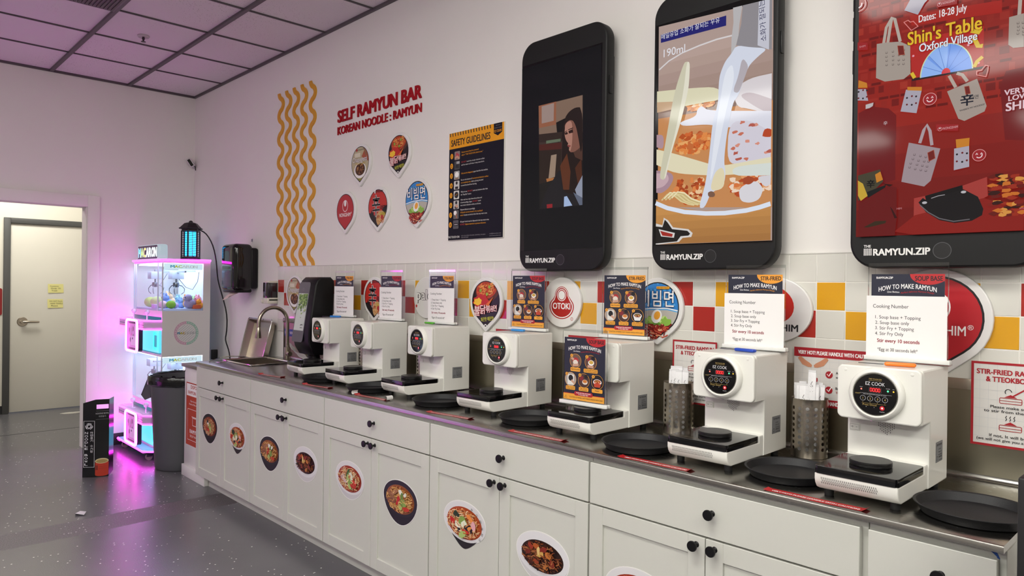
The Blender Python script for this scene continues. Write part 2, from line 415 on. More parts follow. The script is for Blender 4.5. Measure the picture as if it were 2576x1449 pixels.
# ceiling vent and sprinkler
t = thing('ceiling_vent', 'dark slatted return air grille in the ceiling at the top left', 'vent', (2.2, -1.49, H))
m = MB(); m.box(1.88, -1.79, H - .014, 2.51, -1.2, H + .004, mat('#6d666a', .5), .004); m.build('frame', t)
m = MB()
for i in range(26): m.box(1.905, -1.215 - .0215 * i - .012, H - .019, 2.49, -1.215 - .0215 * i, H - .013, mat('#57504f', .5))
m.build('grille', t, smooth=False)
t = thing('fire_sprinkler', 'small metal fire sprinkler set in a ceiling tile', 'sprinkler', (1.475, -.902, H))
m = MB(); m.lathe([(.04, .006), (.042, 0), (.034, -.008), (.028, -.004), (0, -.004)], mat('#c9c4c4', .4), (1.475, -.902, H)); m.build('escutcheon', t)
m = MB(); m.lathe([(.008, 0), (.01, -.02), (.006, -.024), (.006, -.034), (.016, -.036), (.017, -.039), (0, -.04)], mat('#4a4448', .35, .8), (1.475, -.902, H), 16); m.build('nozzle', t)
# ---------------------------------------------------------------- printing helpers
def clip(pts, cv):
    out = list(pts); n = len(cv)
    ar = sum(cv[i][0] * cv[(i + 1) % n][1] - cv[(i + 1) % n][0] * cv[i][1] for i in range(n)); sg = 1 if ar > 0 else -1
    for i in range(n):
        a, c = cv[i], cv[(i + 1) % n]; inp = out; out = []
        f = lambda p: sg * ((c[0] - a[0]) * (p[1] - a[1]) - (c[1] - a[1]) * (p[0] - a[0]))
        for k in range(len(inp)):
            p, q = inp[k - 1], inp[k]; fp, fq = f(p), f(q)
            if (fp < 0) != (fq < 0):
                t = fp / (fp - fq); out.append((p[0] + (q[0] - p[0]) * t, p[1] + (q[1] - p[1]) * t))
            if fq >= 0: out.append(q)
        if not out: return []
    return out
def cpoly(P, pts, cv, m):
    q = clip(pts, cv)
    if len(q) > 2: P.poly(q, m)
def box4(x0, y0, x1, y1): return [(x0, y0), (x1, y0), (x1, y1), (x0, y1)]
def noodles(P, cx, cy, rx, ry, cols, n, seed, wd, ln=.5, rot=0):
    rd = random.Random(seed); ms = [c if not isinstance(c, str) else mat(c, .45) for c in cols]
    for i in range(n):
        r = math.sqrt(rd.random()) * .86; t = rd.random() * 2 * pi; x, y = r * cos(t), r * sin(t); a = rd.random() * 2 * pi; pts = []
        k = rd.uniform(-3, 3); st = ln / 7
        for j in range(8):
            if x * x + y * y > .97: break
            u, v = x * rx, y * ry
            pts.append((cx + u * cos(rot) - v * sin(rot), cy + u * sin(rot) + v * cos(rot)))
            a += k * st * 3 + rd.uniform(-.5, .5); x += cos(a) * st; y += sin(a) * st
        if len(pts) > 2: P.line(pts, wd, rd.choice(ms))
def blob(cx, cy, rx, ry, seed, n=16, rough=.25, rot=0):
    rd = random.Random(seed); o = []
    for i in range(n):
        t = 2 * pi * i / n; k = 1 + rd.uniform(-rough, rough); x, y = rx * k * cos(t), ry * k * sin(t)
        o.append((cx + x * cos(rot) - y * sin(rot), cy + x * sin(rot) + y * cos(rot)))
    return o
def drop(cx, cy, r, d, n=28):
    a = math.degrees(math.acos(r / d)); q = ell(cx, cy, r, r, n, -90 + a, 270 - a)
    e = r * .1
    for i in range(5):
        t = R(270 - a + 2 * a * i / 4 - 0); q.append((cx + e * cos(t), cy - d + e / math.sin(R(90 - a)) + e * sin(t)))
    return q
WHT = mat('#f2f0ee', .4); INK = mat('#17171a', .45); REDI = mat('#b0241f', .4); YEL = mat('#e9a92b', .45); ORG = mat('#e58f34', .45)
NAVY = mat('#262838', .35, spec=.5)
def otext(P, t, x, y, h, fill, edge, e=.05, **k):
    P.text(t, x, y, h, edge, bold=e, **k); P.text(t, x, y, h, fill, bold=k.pop('fb', .0) if False else .008, **k)
# ---------------------------------------------------------------- wavy noodle strips
sgp = lambda c: math.copysign(abs(c) ** .72, c)
def strip(i, x0):
    pts = []; A, hw, z0, z1, n = .0365, .0175, TT + .004, 2.966, 210
    cl = [(x0 + .054 - A * sgp(cos(2 * pi * 7.5 * (z1 - z) / (z1 - z0))), z) for z in [z1 - (z1 - z0) * k / n for k in range(n + 1)]]
    L, Rr = [], []
    for k in range(n + 1):
        a = Vector(cl[max(0, k - 1)]); c = Vector(cl[min(n, k + 1)]); dd = (c - a).normalized(); nn = Vector((-dd.y, dd.x)) * hw
        if k in (0, n): nn = Vector((hw, 0))
        L.append((cl[k][0] + nn.x, cl[k][1] + nn.y)); Rr.append((cl[k][0] - nn.x, cl[k][1] - nn.y))
    m = MB(FRONT()); Y = mat('#d79a22', .45); vs = []; fs = []
    for k in range(n + 1):
        vs += [(*L[k], 0), (*L[k], .009), (*Rr[k], .009), (*Rr[k], 0)]
    for k in range(n):
        o = 4 * k
        fs += [(o, o + 4, o + 5, o + 1), (o + 1, o + 5, o + 6, o + 2), (o + 2, o + 6, o + 7, o + 3)]
    fs += [(0, 1, 2, 3), (4 * n + 3, 4 * n + 2, 4 * n + 1, 4 * n)]
    m.add(vs, fs, Y)
    o = solo(m, 'noodle_strip', 'yellow wavy noodle strip on the white wall, ' + ('leftmost of five', 'second from the left of five', 'middle one of five', 'fourth from the left of five', 'rightmost of five, nearest the red lettering')[i], 'wall decoration', (x0 + .05, 0, z0), 'wavy noodle strips', angle=50)
for i, x in enumerate((1.772, 1.897, 2.021, 2.146, 2.277)): strip(i, x)
# ---------------------------------------------------------------- big red lettering
t = thing('wall_lettering', 'raised dark red lettering SELF RAMYUN BAR on the upper white wall', 'sign', (3.17, 0, 2.5))
RL = mat('#a3141f', .55, spec=.15)
for s, x0, wl, zb, h, bo in (('SELF RAMYUN BAR', 2.688, .97, 2.598, .083, .055), ('KOREAN NOODLE : RAMYUN', 2.690, .969, 2.512, .056, .03)):
    m = MB(FRONT()); m.dw = 0; m.text(s, x0, zb, h, RL, 'l', wl, bo, thick=.007); m.build('lettering', t, smooth=False)
# ---------------------------------------------------------------- brand badges
def badge(kind, cx, cz, s, y, label, name='wall_badge', cat='badge', rr=None, group='drop badges'):
    t = thing(name, label, cat, (cx, y, cz), group)
    rnd = kind in ('paldo', 'otoki', 'egg')
    r = .125 * s; dd = .16 * s
    out = ell(cx, cz, rr[0], rr[1], 48) if rnd else drop(cx, cz, r, dd)
    m = MB(FRONT(0, y)); m.prism(out, 0, .016, mat('#e6e4e2', .35), .003); m.build('backing', t)
    P = MB(FRONT(0, y - .0162))
    X = lambda u: cx + u * r; Z = lambda v: cz + v * r
    Q = lambda pts: [(X(a), Z(c)) for a, c in pts]
    if not rnd:
        P.poly(drop(cx, cz, r * .855, dd * .83), INK); inn = drop(cx, cz, r * .815, dd * .785)
        bg = {'nong': '#b3212b', 'chap': '#b9ae8c', 'bul': '#141113', 'shin': '#c22a20', 'bib': '#2f7fc8'}[kind]
        P.poly(inn, mat(bg, .35))
    if kind == 'nong':
        P.disc(X(0), Z(.22), r * .27, WHT, r * .31); P.disc(X(0), Z(.22), r * .235, mat('#b3212b', .35), r * .275); P.disc(X(0), Z(.35), r * .11, WHT, r * .16)
        P.text('NONGSHIM', X(-.02), Z(-.34), r * .2, WHT, w=r * 1.12, bold=.02); P.text('®', X(.62), Z(-.22), r * .1, WHT)
    elif kind == 'chap':
        cpoly(P, Q(box4(-1, -1.6, 1, -.55)), inn, mat('#8d8a3c', .35)); cpoly(P, Q([(.15, .3), (.62, .9), (1, .5), (.8, 0)]), inn, mat('#a8502f', .35))
        cpoly(P, Q([(.22, .9), (.55, .3), (.65, .35), (.35, 1)]), inn, mat('#8b6a49', .35))
        P.rect(X(-.52), Z(.3), X(.02), Z(.52), mat('#d9d4bd', .35)); P.disc(X(-.33), Z(.68), r * .08, REDI); P.text('NONGSHIM', X(.02), Z(.63), r * .09, INK)
        P.disc(X(.02), Z(-.42), r * .58, WHT, r * .42); P.disc(X(.02), Z(-.36), r * .47, mat('#4a2c18', .4), r * .33)
        noodles(P, X(.02), Z(-.36), r * .45, r * .31, ['#6b3a1c', '#9a6a3c', '#3a2010', '#c08a50'], 60, 3, r * .035)
        otext(P, 'Chapagetti', X(.0), Z(.05), r * .25, WHT, mat('#4d2433', .4), .05, w=r * 1.42); P.text('Sichuan Noodles', X(.06), Z(-.1), r * .09, mat('#d0b23c', .4), w=r * .9, bold=.02)
    elif kind == 'bul':
        P.poly(clip(ell(X(.1), Z(.45), r * .75, r * .5, 30, rot=.25), inn), mat('#55301f', .4))
        nn = clip(ell(X(.05), Z(.52), r * .66, r * .42, 30, rot=.25), inn); P.poly(nn, mat('#b5401c', .4))
        noodles(P, X(.02), Z(.5), r * .58, r * .34, ['#d8622a', '#e8924a', '#a83216', '#f0b060', '#c94a1e'], 90, 5, r * .035, rot=.2)
        for q in ((-.3, .45), (.1, .3), (.25, .6)): P.disc(X(q[0]), Z(q[1]), r * .07, mat('#8fae3c', .4))
        P.poly(clip(blob(X(-.32), Z(.02), r * .5, r * .28, 7, 18, .22, .2), inn), mat('#c0241c', .4))
        P.poly(blob(X(-.46), Z(-.02), r * .26, r * .15, 9, 16, .2, .2), mat('#f3c22e', .4))
        cpoly(P, Q([(.0, -.15), (.5, .2), (.2, -.2)]), inn, mat('#d96a2a', .4))
        for ch, u, v, h in (('불', -.5, -.6, .4), ('닭', -.13, -.52, .38), ('볶', .18, -.45, .3), ('음', .42, -.4, .22), ('면', .61, -.38, .25)):
            otext(P, ch, X(u), Z(v), r * h, mat('#f4ece6', .4), mat('#c01d24', .4), .07, kor=True)
        P.text('화끈한 매운맛!', X(.16), Z(-.8), r * .17, mat('#cfd23c', .4), kor=True, bold=.02, rot=.12, w=r * .78)
        P.ring(X(.05), Z(-1.02), r * .05, r * .09, WHT, 14)
    elif kind == 'shin':
        cpoly(P, Q([(-1, -.3), (-.62, -.3), (-.55, -.1), (-.5, -.3), (-.42, .0), (-.34, -.42), (.2, -.5), (.5, -.1), (1, .1), (1, -1.6), (-1, -1.6)]), inn, mat('#1b1516', .4))
        P.poly(clip(ell(X(.3), Z(-.62), r * .42, r * .4, 26), inn), mat('#c9a06a', .4)); noodles(P, X(.28), Z(-.6), r * .36, r * .32, ['#e0b06a', '#c4702c', '#f0cf90', '#a8441f'], 45, 8, r * .035)
        P.disc(X(.42), Z(-.55), r * .12, mat('#b32a1c', .4))
        otext(P, '辛', X(-.12), Z(-.5), r * 1.08, INK, mat('#ead9d0', .4), .05, kor=True, w=r * .72); P.text('라면', X(.5), Z(-.2), r * .24, INK, kor=True, bold=.03)
        otext(P, 'SHIN', X(.48), Z(-.46), r * .16, mat('#e8d23c', .4), INK, .05); P.disc(X(-.22), Z(.76), r * .07, WHT, r * .1); P.text('NONGSHIM', X(.12), Z(.7), r * .1, INK, bold=.02)
    elif kind == 'bib':
        for i in range(9):
            for j in range(4):
                q = blob(X(-.75 + i * .19 + (j % 2) * .09), Z(.82 - j * .24), r * .05, r * .05, i, 8, .3); q = clip(q, inn)
                if len(q) > 2: P.poly(q, mat('#4fa0de', .35))
        cpoly(P, Q([(-1, -.12), (-.3, -.02), (.4, .0), (1, -.1), (1, -1.6), (-1, -1.6)]), inn, mat('#e8eef2', .35)); cpoly(P, Q([(-1, -.16), (-.3, -.06), (.4, -.04), (1, -.14), (1, -1.6), (-1, -1.6)]), inn, mat('#5aa6dc', .35))
        cpoly(P, Q([(-1, -.2), (-.3, -.1), (.4, -.08), (1, -.18), (1, -1.6), (-1, -1.6)]), inn, mat('#b9b4ac', .35))
        P.poly(clip(ell(X(0), Z(-.78), r * .72, r * .42, 28), inn), mat('#8c1f18', .35)); noodles(P, X(0), Z(-.78), r * .58, r * .32, ['#a6261c', '#7c1712', '#c8513a', '#e0a27a'], 70, 4, r * .04)
        for i, c in enumerate(('#7fae3e', '#a9c864', '#5f8f34', '#c2d98a', '#8ab84a')): P.poly(clip(blob(X(-.3 + .16 * i), Z(-.46 + .05 * (i % 2)), r * .2, r * .13, 20 + i, 12, .4), inn), mat(c, .4))
        P.disc(X(.0), Z(-.3), r * .2, WHT, r * .24, rot=-.5); P.disc(X(.02), Z(-.27), r * .12, mat('#eda637', .4), r * .15, rot=-.5)
        otext(P, '비빔면', X(0), Z(.02), r * .56, WHT, mat('#1c2c55', .4), .05, kor=True, w=r * 1.34)
        P.rect(X(-.02), Z(.62), X(.5), Z(.71), mat('#e3a22c', .4), r * .04); P.text('20년 전통의 비빔소스', X(.24), Z(.635), r * .06, INK, kor=True, w=r * .46)
    elif kind == 'paldo':
        P.poly(ell(cx, cz, rr[0] * .97, rr[1] * .97, 48), mat('#dcdad6', .35))
        otext(P, 'paldo', cx + .01, cz - .012, .062, mat('#eceae6', .4), INK, .09, w=.2); P.poly(drop(cx - .092, cz - .05, .008, .011), REDI)
    elif kind == 'otoki':
        P.poly(ell(cx, cz, rr[0] * .97, rr[1] * .97, 48), mat('#e9e6e2', .35))
        def body(k): return [(cx + k * .078 * cos(R(a)), cz + .035 * 0 - .02 + k * .06 * sin(R(a))) for a in range(180, 361, 12)] + [(cx + k * .078 * cos(R(a)), cz - .02 + k * .05 * sin(R(a))) for a in range(0, 46, 12)] + \
            [(cx + k * .043 * cos(R(a)), cz + .032 + k * .043 * sin(R(a))) for a in range(0, 181, 12)] + [(cx + k * .078 * cos(R(a)), cz - .02 + k * .05 * sin(R(a))) for a in range(135, 181, 12)]
        P.poly(body(1.0), REDI); P.poly(body(.92), WHT); P.poly(body(.84), REDI); P.disc(cx, cz + .034, .029, WHT); P.disc(cx, cz + .034, .025, REDI); P.disc(cx, cz + .034, .021, WHT)
        P.text('OTOKI', cx, cz - .032, .03, WHT, w=.112, bold=.05); P.ring(cx + .066, cz - .077, .006, .008, REDI, 14); P.text('R', cx + .066, cz - .08, .006, REDI)
    elif kind == 'egg':
        P.poly(ell(cx, cz, rr[0] * .97, rr[1] * .97, 48), mat('#dedcdb', .35))
        P.disc(cx + .0, cz + .02, .085, mat('#c0241c', .35), .068, rot=-.3); P.disc(cx - .012, cz + .042, .035, WHT, .044); P.text('NONGSHIM', cx, cz - .077, .026, INK, w=.2, bold=.05)
    P.build('print', t, smooth=False)
badge('chap', 3.003, 2.284, 1, 0, 'drop-shaped white badge picturing black bean noodles, top left of five on wall')
badge('bul', 3.441, 2.295, 1, 0, 'drop-shaped black badge of fiery red noodles, top right of five on wall')
badge('nong', 2.822, 1.981, 1.03, 0, 'plain red drop badge with white egg emblem high on the white wall')
badge('shin', 3.219, 1.978, 1.02, 0, 'red and black drop badge high on white wall, between red and blue badges')
badge('bib', 3.638, 1.986, 1.06, 0, 'blue drop badge with egg and lettuce high on the wall beside the safety poster')
BY = -.0112
badge('chap', 2.125, 1.411, 1.04, BY, 'drop badge of black bean noodles on the tiles, half hidden by napkin dispenser', group='badges on the tiles')
badge('shin', 3.208, 1.399, 1.02, BY, 'red and black drop badge on the tiles behind the second white cooker', group='badges on the tiles')
badge('paldo', 3.757, 1.405, 1, BY, 'round white badge with black-outlined lettering on the tiles, half covered by a paper sign', rr=(.121, .121), group='badges on the tiles')
badge('bul', 4.280, 1.396, 1.03, BY, 'black drop badge of red noodles on the tiles beside a yellow tile', group='badges on the tiles')
badge('otoki', 4.822, 1.405, 1, BY, 'round white badge with red rounded emblem and white lettering on the tiles', rr=(.121, .12), group='badges on the tiles')
badge('bib', 5.364, 1.397, 1.0, BY, 'blue drop badge with egg and lettuce on the tiles', group='badges on the tiles')
badge('egg', 5.868, 1.404, 1, BY, 'round white badge with red egg emblem on the tiles behind paper cooking numbers', rr=(.149, .121), group='badges on the tiles')
badge('nong', 6.407, 1.396, 1.24, BY, 'large red drop badge on the tiles behind the nearest white cooker', group='badges on the tiles')
# ---------------------------------------------------------------- safety poster
t = thing('safety_poster', 'black and orange SAFETY GUIDELINES poster on the white wall', 'poster', (4.16, 0, 1.73))
m = MB(FRONT()); m.box(3.93, 1.732, 0, 4.388, 2.34, .008, mat('#dad7d0', .5), .0015); m.build('board', t)
P = MB(FRONT(0, -.0081)); x0, x1, zb, zt = 3.932, 4.386, 1.734, 2.338
P.rect(x0, zb, x1, zt, mat('#1d1b26', .55, spec=.12)); OR = mat('#e39a24', .5, spec=.15); P.rect(x0, 2.248, x1, zt, OR)
for i in range(16): P.poly([(x0 + .004 + .0225 * i, zt), (x0 + .011 + .0225 * i, zt), (x0 + .014 + .0225 * i, zt - .02), (x0 + .007 + .0225 * i, zt - .02)], INK)
P.poly([(4.306, zt), (4.372, zt), (4.372, 2.288), (4.339, 2.272), (4.306, 2.288)], mat('#1d1b26', .55, spec=.12)); P.text('EZ COOK', 4.339, 2.291, .013, OR, w=.058, bold=.02)
P.text('INSTANT', 4.339, 2.324, .006, mat('#77747a', .4)); P.text('NOODLE COOKER', 4.339, 2.311, .006, mat('#77747a', .4), w=.056)
P.text('SAFETY GUIDELINES', 3.95, 2.263, .038, INK, 'l', .33, .03)
WT = mat('#d9d7d4', .4); RT = mat('#b8322e', .4)
TXT = [[('Ramyun must always be consumed', OR, 0), ('only in " THE TOUCH ON cafeteria area "', OR, 1)], [('DO NOT', RT, 0), ('touch the circular induction surface', WT, .115), ('and hot water at all times. It may cause burns.', WT, 1)],
       [('Only use the designated', OR, .0), ('paper bowl for this machine.', WT, .27)], [('Be sure the bottom of', WT, 0), ('the bowl and induction surface', OR, .24), ('are completely clean', OR, 1), ('before placing the bowl', WT, 1.235), ('to avoid the bowl from burning.', WT, 2)],
       [('When in use,', WT, 0), ('DO NOT', RT, .15), ('press any buttons other than', WT, .255), ('the "Stop/Set" button.', WT, 1)],
       [('After each use, wipe down the surface and', WT, 0), ("it's surroundings. Again,", WT, 1), ('DO NOT', RT, 1.26), ('touch', WT, 1.37), ('the circular induction surface at all times.', WT, 2)],
       [('Dispose leftovers accordingly.', WT, 0), ('All liquids must be drained in the soup/liquid', OR, 1), ('section', OR, 2), ('location to the far left of the tray return area.', WT, 2.095)],
       [('All paper bowls must be disposed in the tray return area.', WT, 0), ('DO NOT', RT, 1), ('dispose elsewhere to prevent infestation.', OR, 1.115)]]
for i, ls in enumerate(TXT):
    zc = 2.207 - i * .0553
    P.disc(3.957, zc, .0125, OR, .0155); P.text(str(i + 1), 3.957, zc - .0075, .015, INK, bold=.03)
    P.rect(3.981, zc - .024, 4.029, zc + .024, mat(('#8a7a74', '#3c3d40', '#a5a3a2', '#c9c7c4', '#d4d2ce', '#bdbab6', '#5c5a58', '#4d4e52')[i], .4), .006)
    if i == 0: P.poly(blob(4.005, zc, .015, .015, 2), mat('#b3424a', .4)); P.line([(3.985, zc - .015), (4.004, zc - .005), (4.024, zc - .018)], .012, mat('#c99a80', .4))
    if i == 1: P.poly([(3.99, zc - .012), (4.022, zc - .018), (4.02, zc + .005), (3.995, zc + .008)], INK); P.rect(4.0, zc + .008, 4.027, zc + .022, mat('#a8a8aa', .4))
    if i == 2: P.disc(4.005, zc + .004, .017, WHT, .015); P.line([(3.99, zc - .018), (4.02, zc - .018)], .008, mat('#8a6a55', .4))
    if i in (3, 5): P.disc(4.005, zc + .012, .009, INK); P.rect(3.992, zc - .022, 4.018, zc - .008, INK)
    if i == 5: P.poly(blob(4.01, zc - .008, .012, .01, 4), mat('#c99a80', .4))
    if i == 4: P.disc(4.005, zc, .018, INK); P.line([(3.994, zc - .004), (4.016, zc + .006)], .002, OR)
    if i == 6: P.disc(3.998, zc + .01, .013, WHT); P.line([(4.005, zc + .005), (4.01, zc - .02)], .005, mat('#c96a3a', .4))
    if i == 7: P.rect(3.986, zc - .008, 4.026, zc + .008, INK); P.line([(3.992, zc), (4.02, zc)], .003, WT)
    nl = max(int(l[2]) for l in ls) + 1
    cur = {}
    for s, c, ln in ls:
        k = int(ln + 1e-6); g = glyphs(s, .012); wv = (g[3] - g[2]) * .0085 / .727 * .86; xx = cur.get(k, 4.043)
        P.text(s, xx, zc + .006 + (nl - 1) * .0075 - k * .0155 - (.004 if nl < 3 else 0), .0085, c, 'l', wv, .012); cur[k] = xx + wv + .004
P.rect(x0, 1.745, 4.05, 1.746, INK); P.text('THE TOUCH ON', 3.938, 1.745, .012, WT, 'l', .1, .03)
P.text('14101 SULLYFIELD CIR #340, CHANTILLY, VA 20151', 4.055, 1.752, .006, mat('#8d8b90', .4), 'l', .2); P.text('info@thetouchon.com', 4.378, 1.754, .006, mat('#8d8b90', .4), 'r', .09)
P.text('703-955-8249', 4.055, 1.742, .006, mat('#8d8b90', .4), 'l', .06); P.text('www.thetouchon.com', 4.378, 1.743, .006, mat('#8d8b90', .4), 'r', .09)
P.build('print', t, smooth=False)
# ---------------------------------------------------------------- phone-shaped screens
PHB = mat('#101011', .5, spec=.3, noise=.05, nscale=14, bump=.05)
def phone(x0, label, z0=1.551, zt=2.66, wd=.533):
    x1 = x0 + wd; t = thing('phone_screen', label, 'wall screen', (x0 + wd / 2, 0, z0), 'phone-shaped wall screens')
    m = MB(FRONT(0, -.045)); m.prism(rrect(x0, z0, x1, zt, .085, 10), 0, .055, PHB, .008); m.build('casing', t)
    m = MB(FRONT()); m.box(x0 + .07, z0 + .12, 0, x1 - .035, zt - .14, .0455, BLACK_MAT, .004)
    for k in range(8): m.box(x1 - .037, z0 + .2 + .09 * k, .012, x1 - .03, z0 + .265 + .09 * k, .036, BLACK_MAT)
    [setattr(p, 'y', p.y - .0006) for p in m.v]; m.build('wall_bracket', t)
    for k, (za, zc) in enumerate(((2.33, 2.41), ) if x0 < 6 else ((2.2, 2.28), (2.31, 2.39), (2.41, 2.45))):
        m = MB(SIDE(x1 if x0 < 6 else x0, 0)); m.box(-.083, za, -.003, -.065, zc, .005 if x0 < 6 else .002, BLACK, .002)
        if x0 > 6: m.box(-.083, za, -.006, -.065, zc, .0, BLACK, .002)
        m.build('side_button', t)
    m = MB(FRONT(0, -.1)); m.ring(x0 + .272, z0 + .053, .0235, .0255, mat('#5d5d60', .3, .6), 40); m.disc(x0 + .272, z0 + .053, .0235, mat('#101011', .35)); m.build('home_button', t, smooth=False)
    P = MB(FRONT(0, -.1002)); W2 = mat('#e6e5e3', .4); bx = x0 + .045
    P.text('THE', bx, z0 + .068, .009, W2, 'l', .022, .04); P.text('RAMYUN.ZIP', bx + .029, z0 + .042, .022, W2, 'l', .166, .06)
    for i in range(5):
        P.line([(bx + .002 + i * .0052 + .0012 * (1 if k % 2 else -1), z0 + .0425 + .0022 * k) for k in range(11)], .0028, W2)
    P.build('lettering', t, smooth=False)
    s = MB(FRONT(0, -.1003)); s.rect(x0 + .01, z0 + .101, x0 + .507, zt - .105, mat('#060607', .12)); s.w += .0002; s.dw = .00003
    return t, s
# -- dark screen with a small film still
t, S = phone(4.603, 'dark phone-shaped wall screen showing a small film still of a woman, leftmost of three')
def CH(pts, n=2, edge=None):            # round off an outline, but not where it meets the picture's edge
    for _ in range(n):
        o = []
        for i in range(len(pts)):
            a, b2, c = pts[i - 1], pts[i], pts[(i + 1) % len(pts)]
            if edge and not (edge[0] + .012 < b2[0] < edge[1] - .012): o.append(b2)
            else: o += [(b2[0] * .78 + a[0] * .22, b2[1] * .78 + a[1] * .22), (b2[0] * .78 + c[0] * .22, b2[1] * .78 + c[1] * .22)]
        pts = o
    return pts
S.poly([(4.608,2.543),(5.102,2.548),(5.124,1.654),(4.638,1.65)], scr('#0c0c14', .5))
still = [(4.724,2.343),(4.999,2.345),(5.007,1.848),(4.739,1.848)]
def ST(pts): return [p for p in clip(pts, still)]
S.poly(still, scr('#3a2c27'))
for pts, c in (([(4.724,2.341),(4.999,2.344),(5.002,2.178),(4.729,2.202)], '#7d6556'), ([(4.724,2.343),(4.838,2.345),(4.839,2.236),(4.728,2.236)], '#8f5a42'), ([(4.744,2.337),(4.824,2.339),(4.823,2.256),(4.746,2.255)], '#98837c'),
               ([(4.839,2.245),(4.907,2.259),(4.908,2.159),(4.852,2.15)], '#120e0e'), ([(4.729,2.206),(4.886,2.196),(4.886,2.154),(4.73,2.167)], '#2e211c'), ([(4.777,2.169),(4.869,2.166),(4.869,2.153),(4.777,2.155)], '#5d6a55'), ([(4.731,2.156),(4.875,2.147),(4.876,2.117),(4.731,2.128)], '#4a1f19'),
               ([(4.731,2.128),(4.876,2.117),(4.867,1.98),(4.734,1.967)], '#2a1e19'), ([(4.81,2.096),(4.845,2.097),(4.836,1.992),(4.795,1.987)], '#96806e'), ([(4.78,1.989),(4.838,1.989),(4.835,1.975),(4.786,1.969)], '#a56a3c'), ([(4.734,1.967),(4.833,1.979),(4.914,1.842),(4.739,1.848)], '#1a1716'),
               ([(4.855,2.015),(5.004,2.048),(5.007,1.848),(4.741,1.848),(4.775,1.921)], '#1d1a1e'), ([(4.89,2.253),(4.917,2.282),(4.956,2.296),(5,2.289),(5.006,1.917),(4.957,1.901),(4.902,1.91),(4.876,1.954),(4.878,2.13)], '#1f1311'),
               ([(4.868,2.039),(4.91,2.092),(4.933,2.006),(4.926,1.924),(4.89,1.927)], '#5a2f1c'), ([(4.96,2.02),(4.997,2.057),(5.003,1.966),(4.978,1.944)], '#4a2617'), ([(4.943,2.105),(5.003,2.129),(5.004,2.048),(4.96,2.069)], '#4b3128'),
               ([(4.893,2.178),(4.896,2.211),(4.889,2.237),(4.929,2.247),(5.001,2.203),(5.003,2.129),(4.986,2.107),(4.954,2.093),(4.93,2.094),(4.92,2.109),(4.925,2.117),(4.911,2.129),(4.918,2.137),(4.904,2.151),(4.908,2.159)], '#7d5245'), ([(4.892,2.182),(4.898,2.235),(4.94,2.241),(4.942,2.138),(4.93,2.096),(4.92,2.109),(4.925,2.117),(4.911,2.129),(4.918,2.137),(4.904,2.151)], '#a9796a'),
               ([(4.907,2.259),(4.939,2.287),(5,2.289),(5.003,2.113),(4.993,2.082),(4.981,2.141),(4.963,2.209),(4.94,2.244),(4.914,2.241),(4.894,2.228),(4.89,2.195),(4.882,2.146),(4.875,2.18),(4.889,2.237)], '#1f1311'),
               ([(4.892,2.186),(4.908,2.192),(4.915,2.181),(4.899,2.179)], '#2a1512'), ([(4.917,2.194),(4.943,2.199),(4.946,2.183),(4.921,2.182)], '#2a1512'), ([(4.914,2.201),(4.945,2.207),(4.945,2.202),(4.917,2.198)], '#2c1714'), ([(4.891,2.192),(4.908,2.198),(4.908,2.195),(4.892,2.188)], '#2c1714'), ([(4.911,2.13),(4.933,2.126),(4.929,2.12),(4.916,2.121)], '#7a3634'),
               ([(4.962,1.921),(5.005,1.982),(5.007,1.847),(4.993,1.848)], '#8d93a5'), ([(4.951,1.91),(5.007,1.88),(5.007,1.847),(4.99,1.847)], '#5d6476'), ([(4.896,1.894),(4.913,1.896),(4.947,1.85),(4.895,1.848)], '#9fb4d8'), ([(4.786,1.867),(4.823,1.867),(4.823,1.849),(4.788,1.848)], '#8c2027')):
    q = ST(CH(pts) if len(pts) > 6 else pts)
    if len(q) > 2: S.poly(q, scr(c))
S.trim(x0, za, x1, zc) if t.location.x > 6 else None; S.build('screen', t, smooth=False)
# -- bowl of noodles with milk
t, S = phone(5.381, 'phone-shaped wall screen showing milk poured over a noodle bowl, middle of three')
F = [(5.404,2.548),(5.894,2.523),(5.901,1.655),(5.411,1.656)]
def FS(pts, c, k=None): FP(CH(pts, 2, (5.405, 5.905)), c, k)
KK = .9
def FP(pts, c, k=None):
    q = clip(pts, F)
    if len(q) > 2: S.poly(q, scr(c, k or KK))
FP(F, '#b09a92')
def soft(pts, c1, c2, n=6, ax=1):
    """flat colour bands across a picture, from c1 at the top to c2 at the bottom"""
    zs = [p[ax] for p in pts]; a, b2 = max(zs), min(zs)
    for i in range(n):
        h0, h1 = a + (b2 - a) * i / n, a + (b2 - a) * (i + 1) / n; q = clip(pts, box4(0, h1, 20, h0) if ax else box4(h1, 0, h0, 20))
        mixc = '#' + ''.join('%02x' % round(int(c1[j:j + 2], 16) * (1 - i / (n - 1)) + int(c2[j:j + 2], 16) * i / (n - 1)) for j in (1, 3, 5))
        if len(q) > 2: FP(q, mixc)
soft([(5.407,2.359),(5.472,2.4),(5.56,2.422),(5.653,2.432),(5.741,2.43),(5.899,2.415),(5.898,2.092),(5.403,2.156)], '#b8a097', '#8e7468', 8)
S.line([(5.408,2.371),(5.454,2.397),(5.517,2.416),(5.594,2.427),(5.669,2.433),(5.741,2.432)], .006, scr('#d9d3d4'))
FP([(5.404,2.171),(5.9,2.16),(5.899,1.774),(5.408,1.809)], '#c98a55')
rd = random.Random(4)
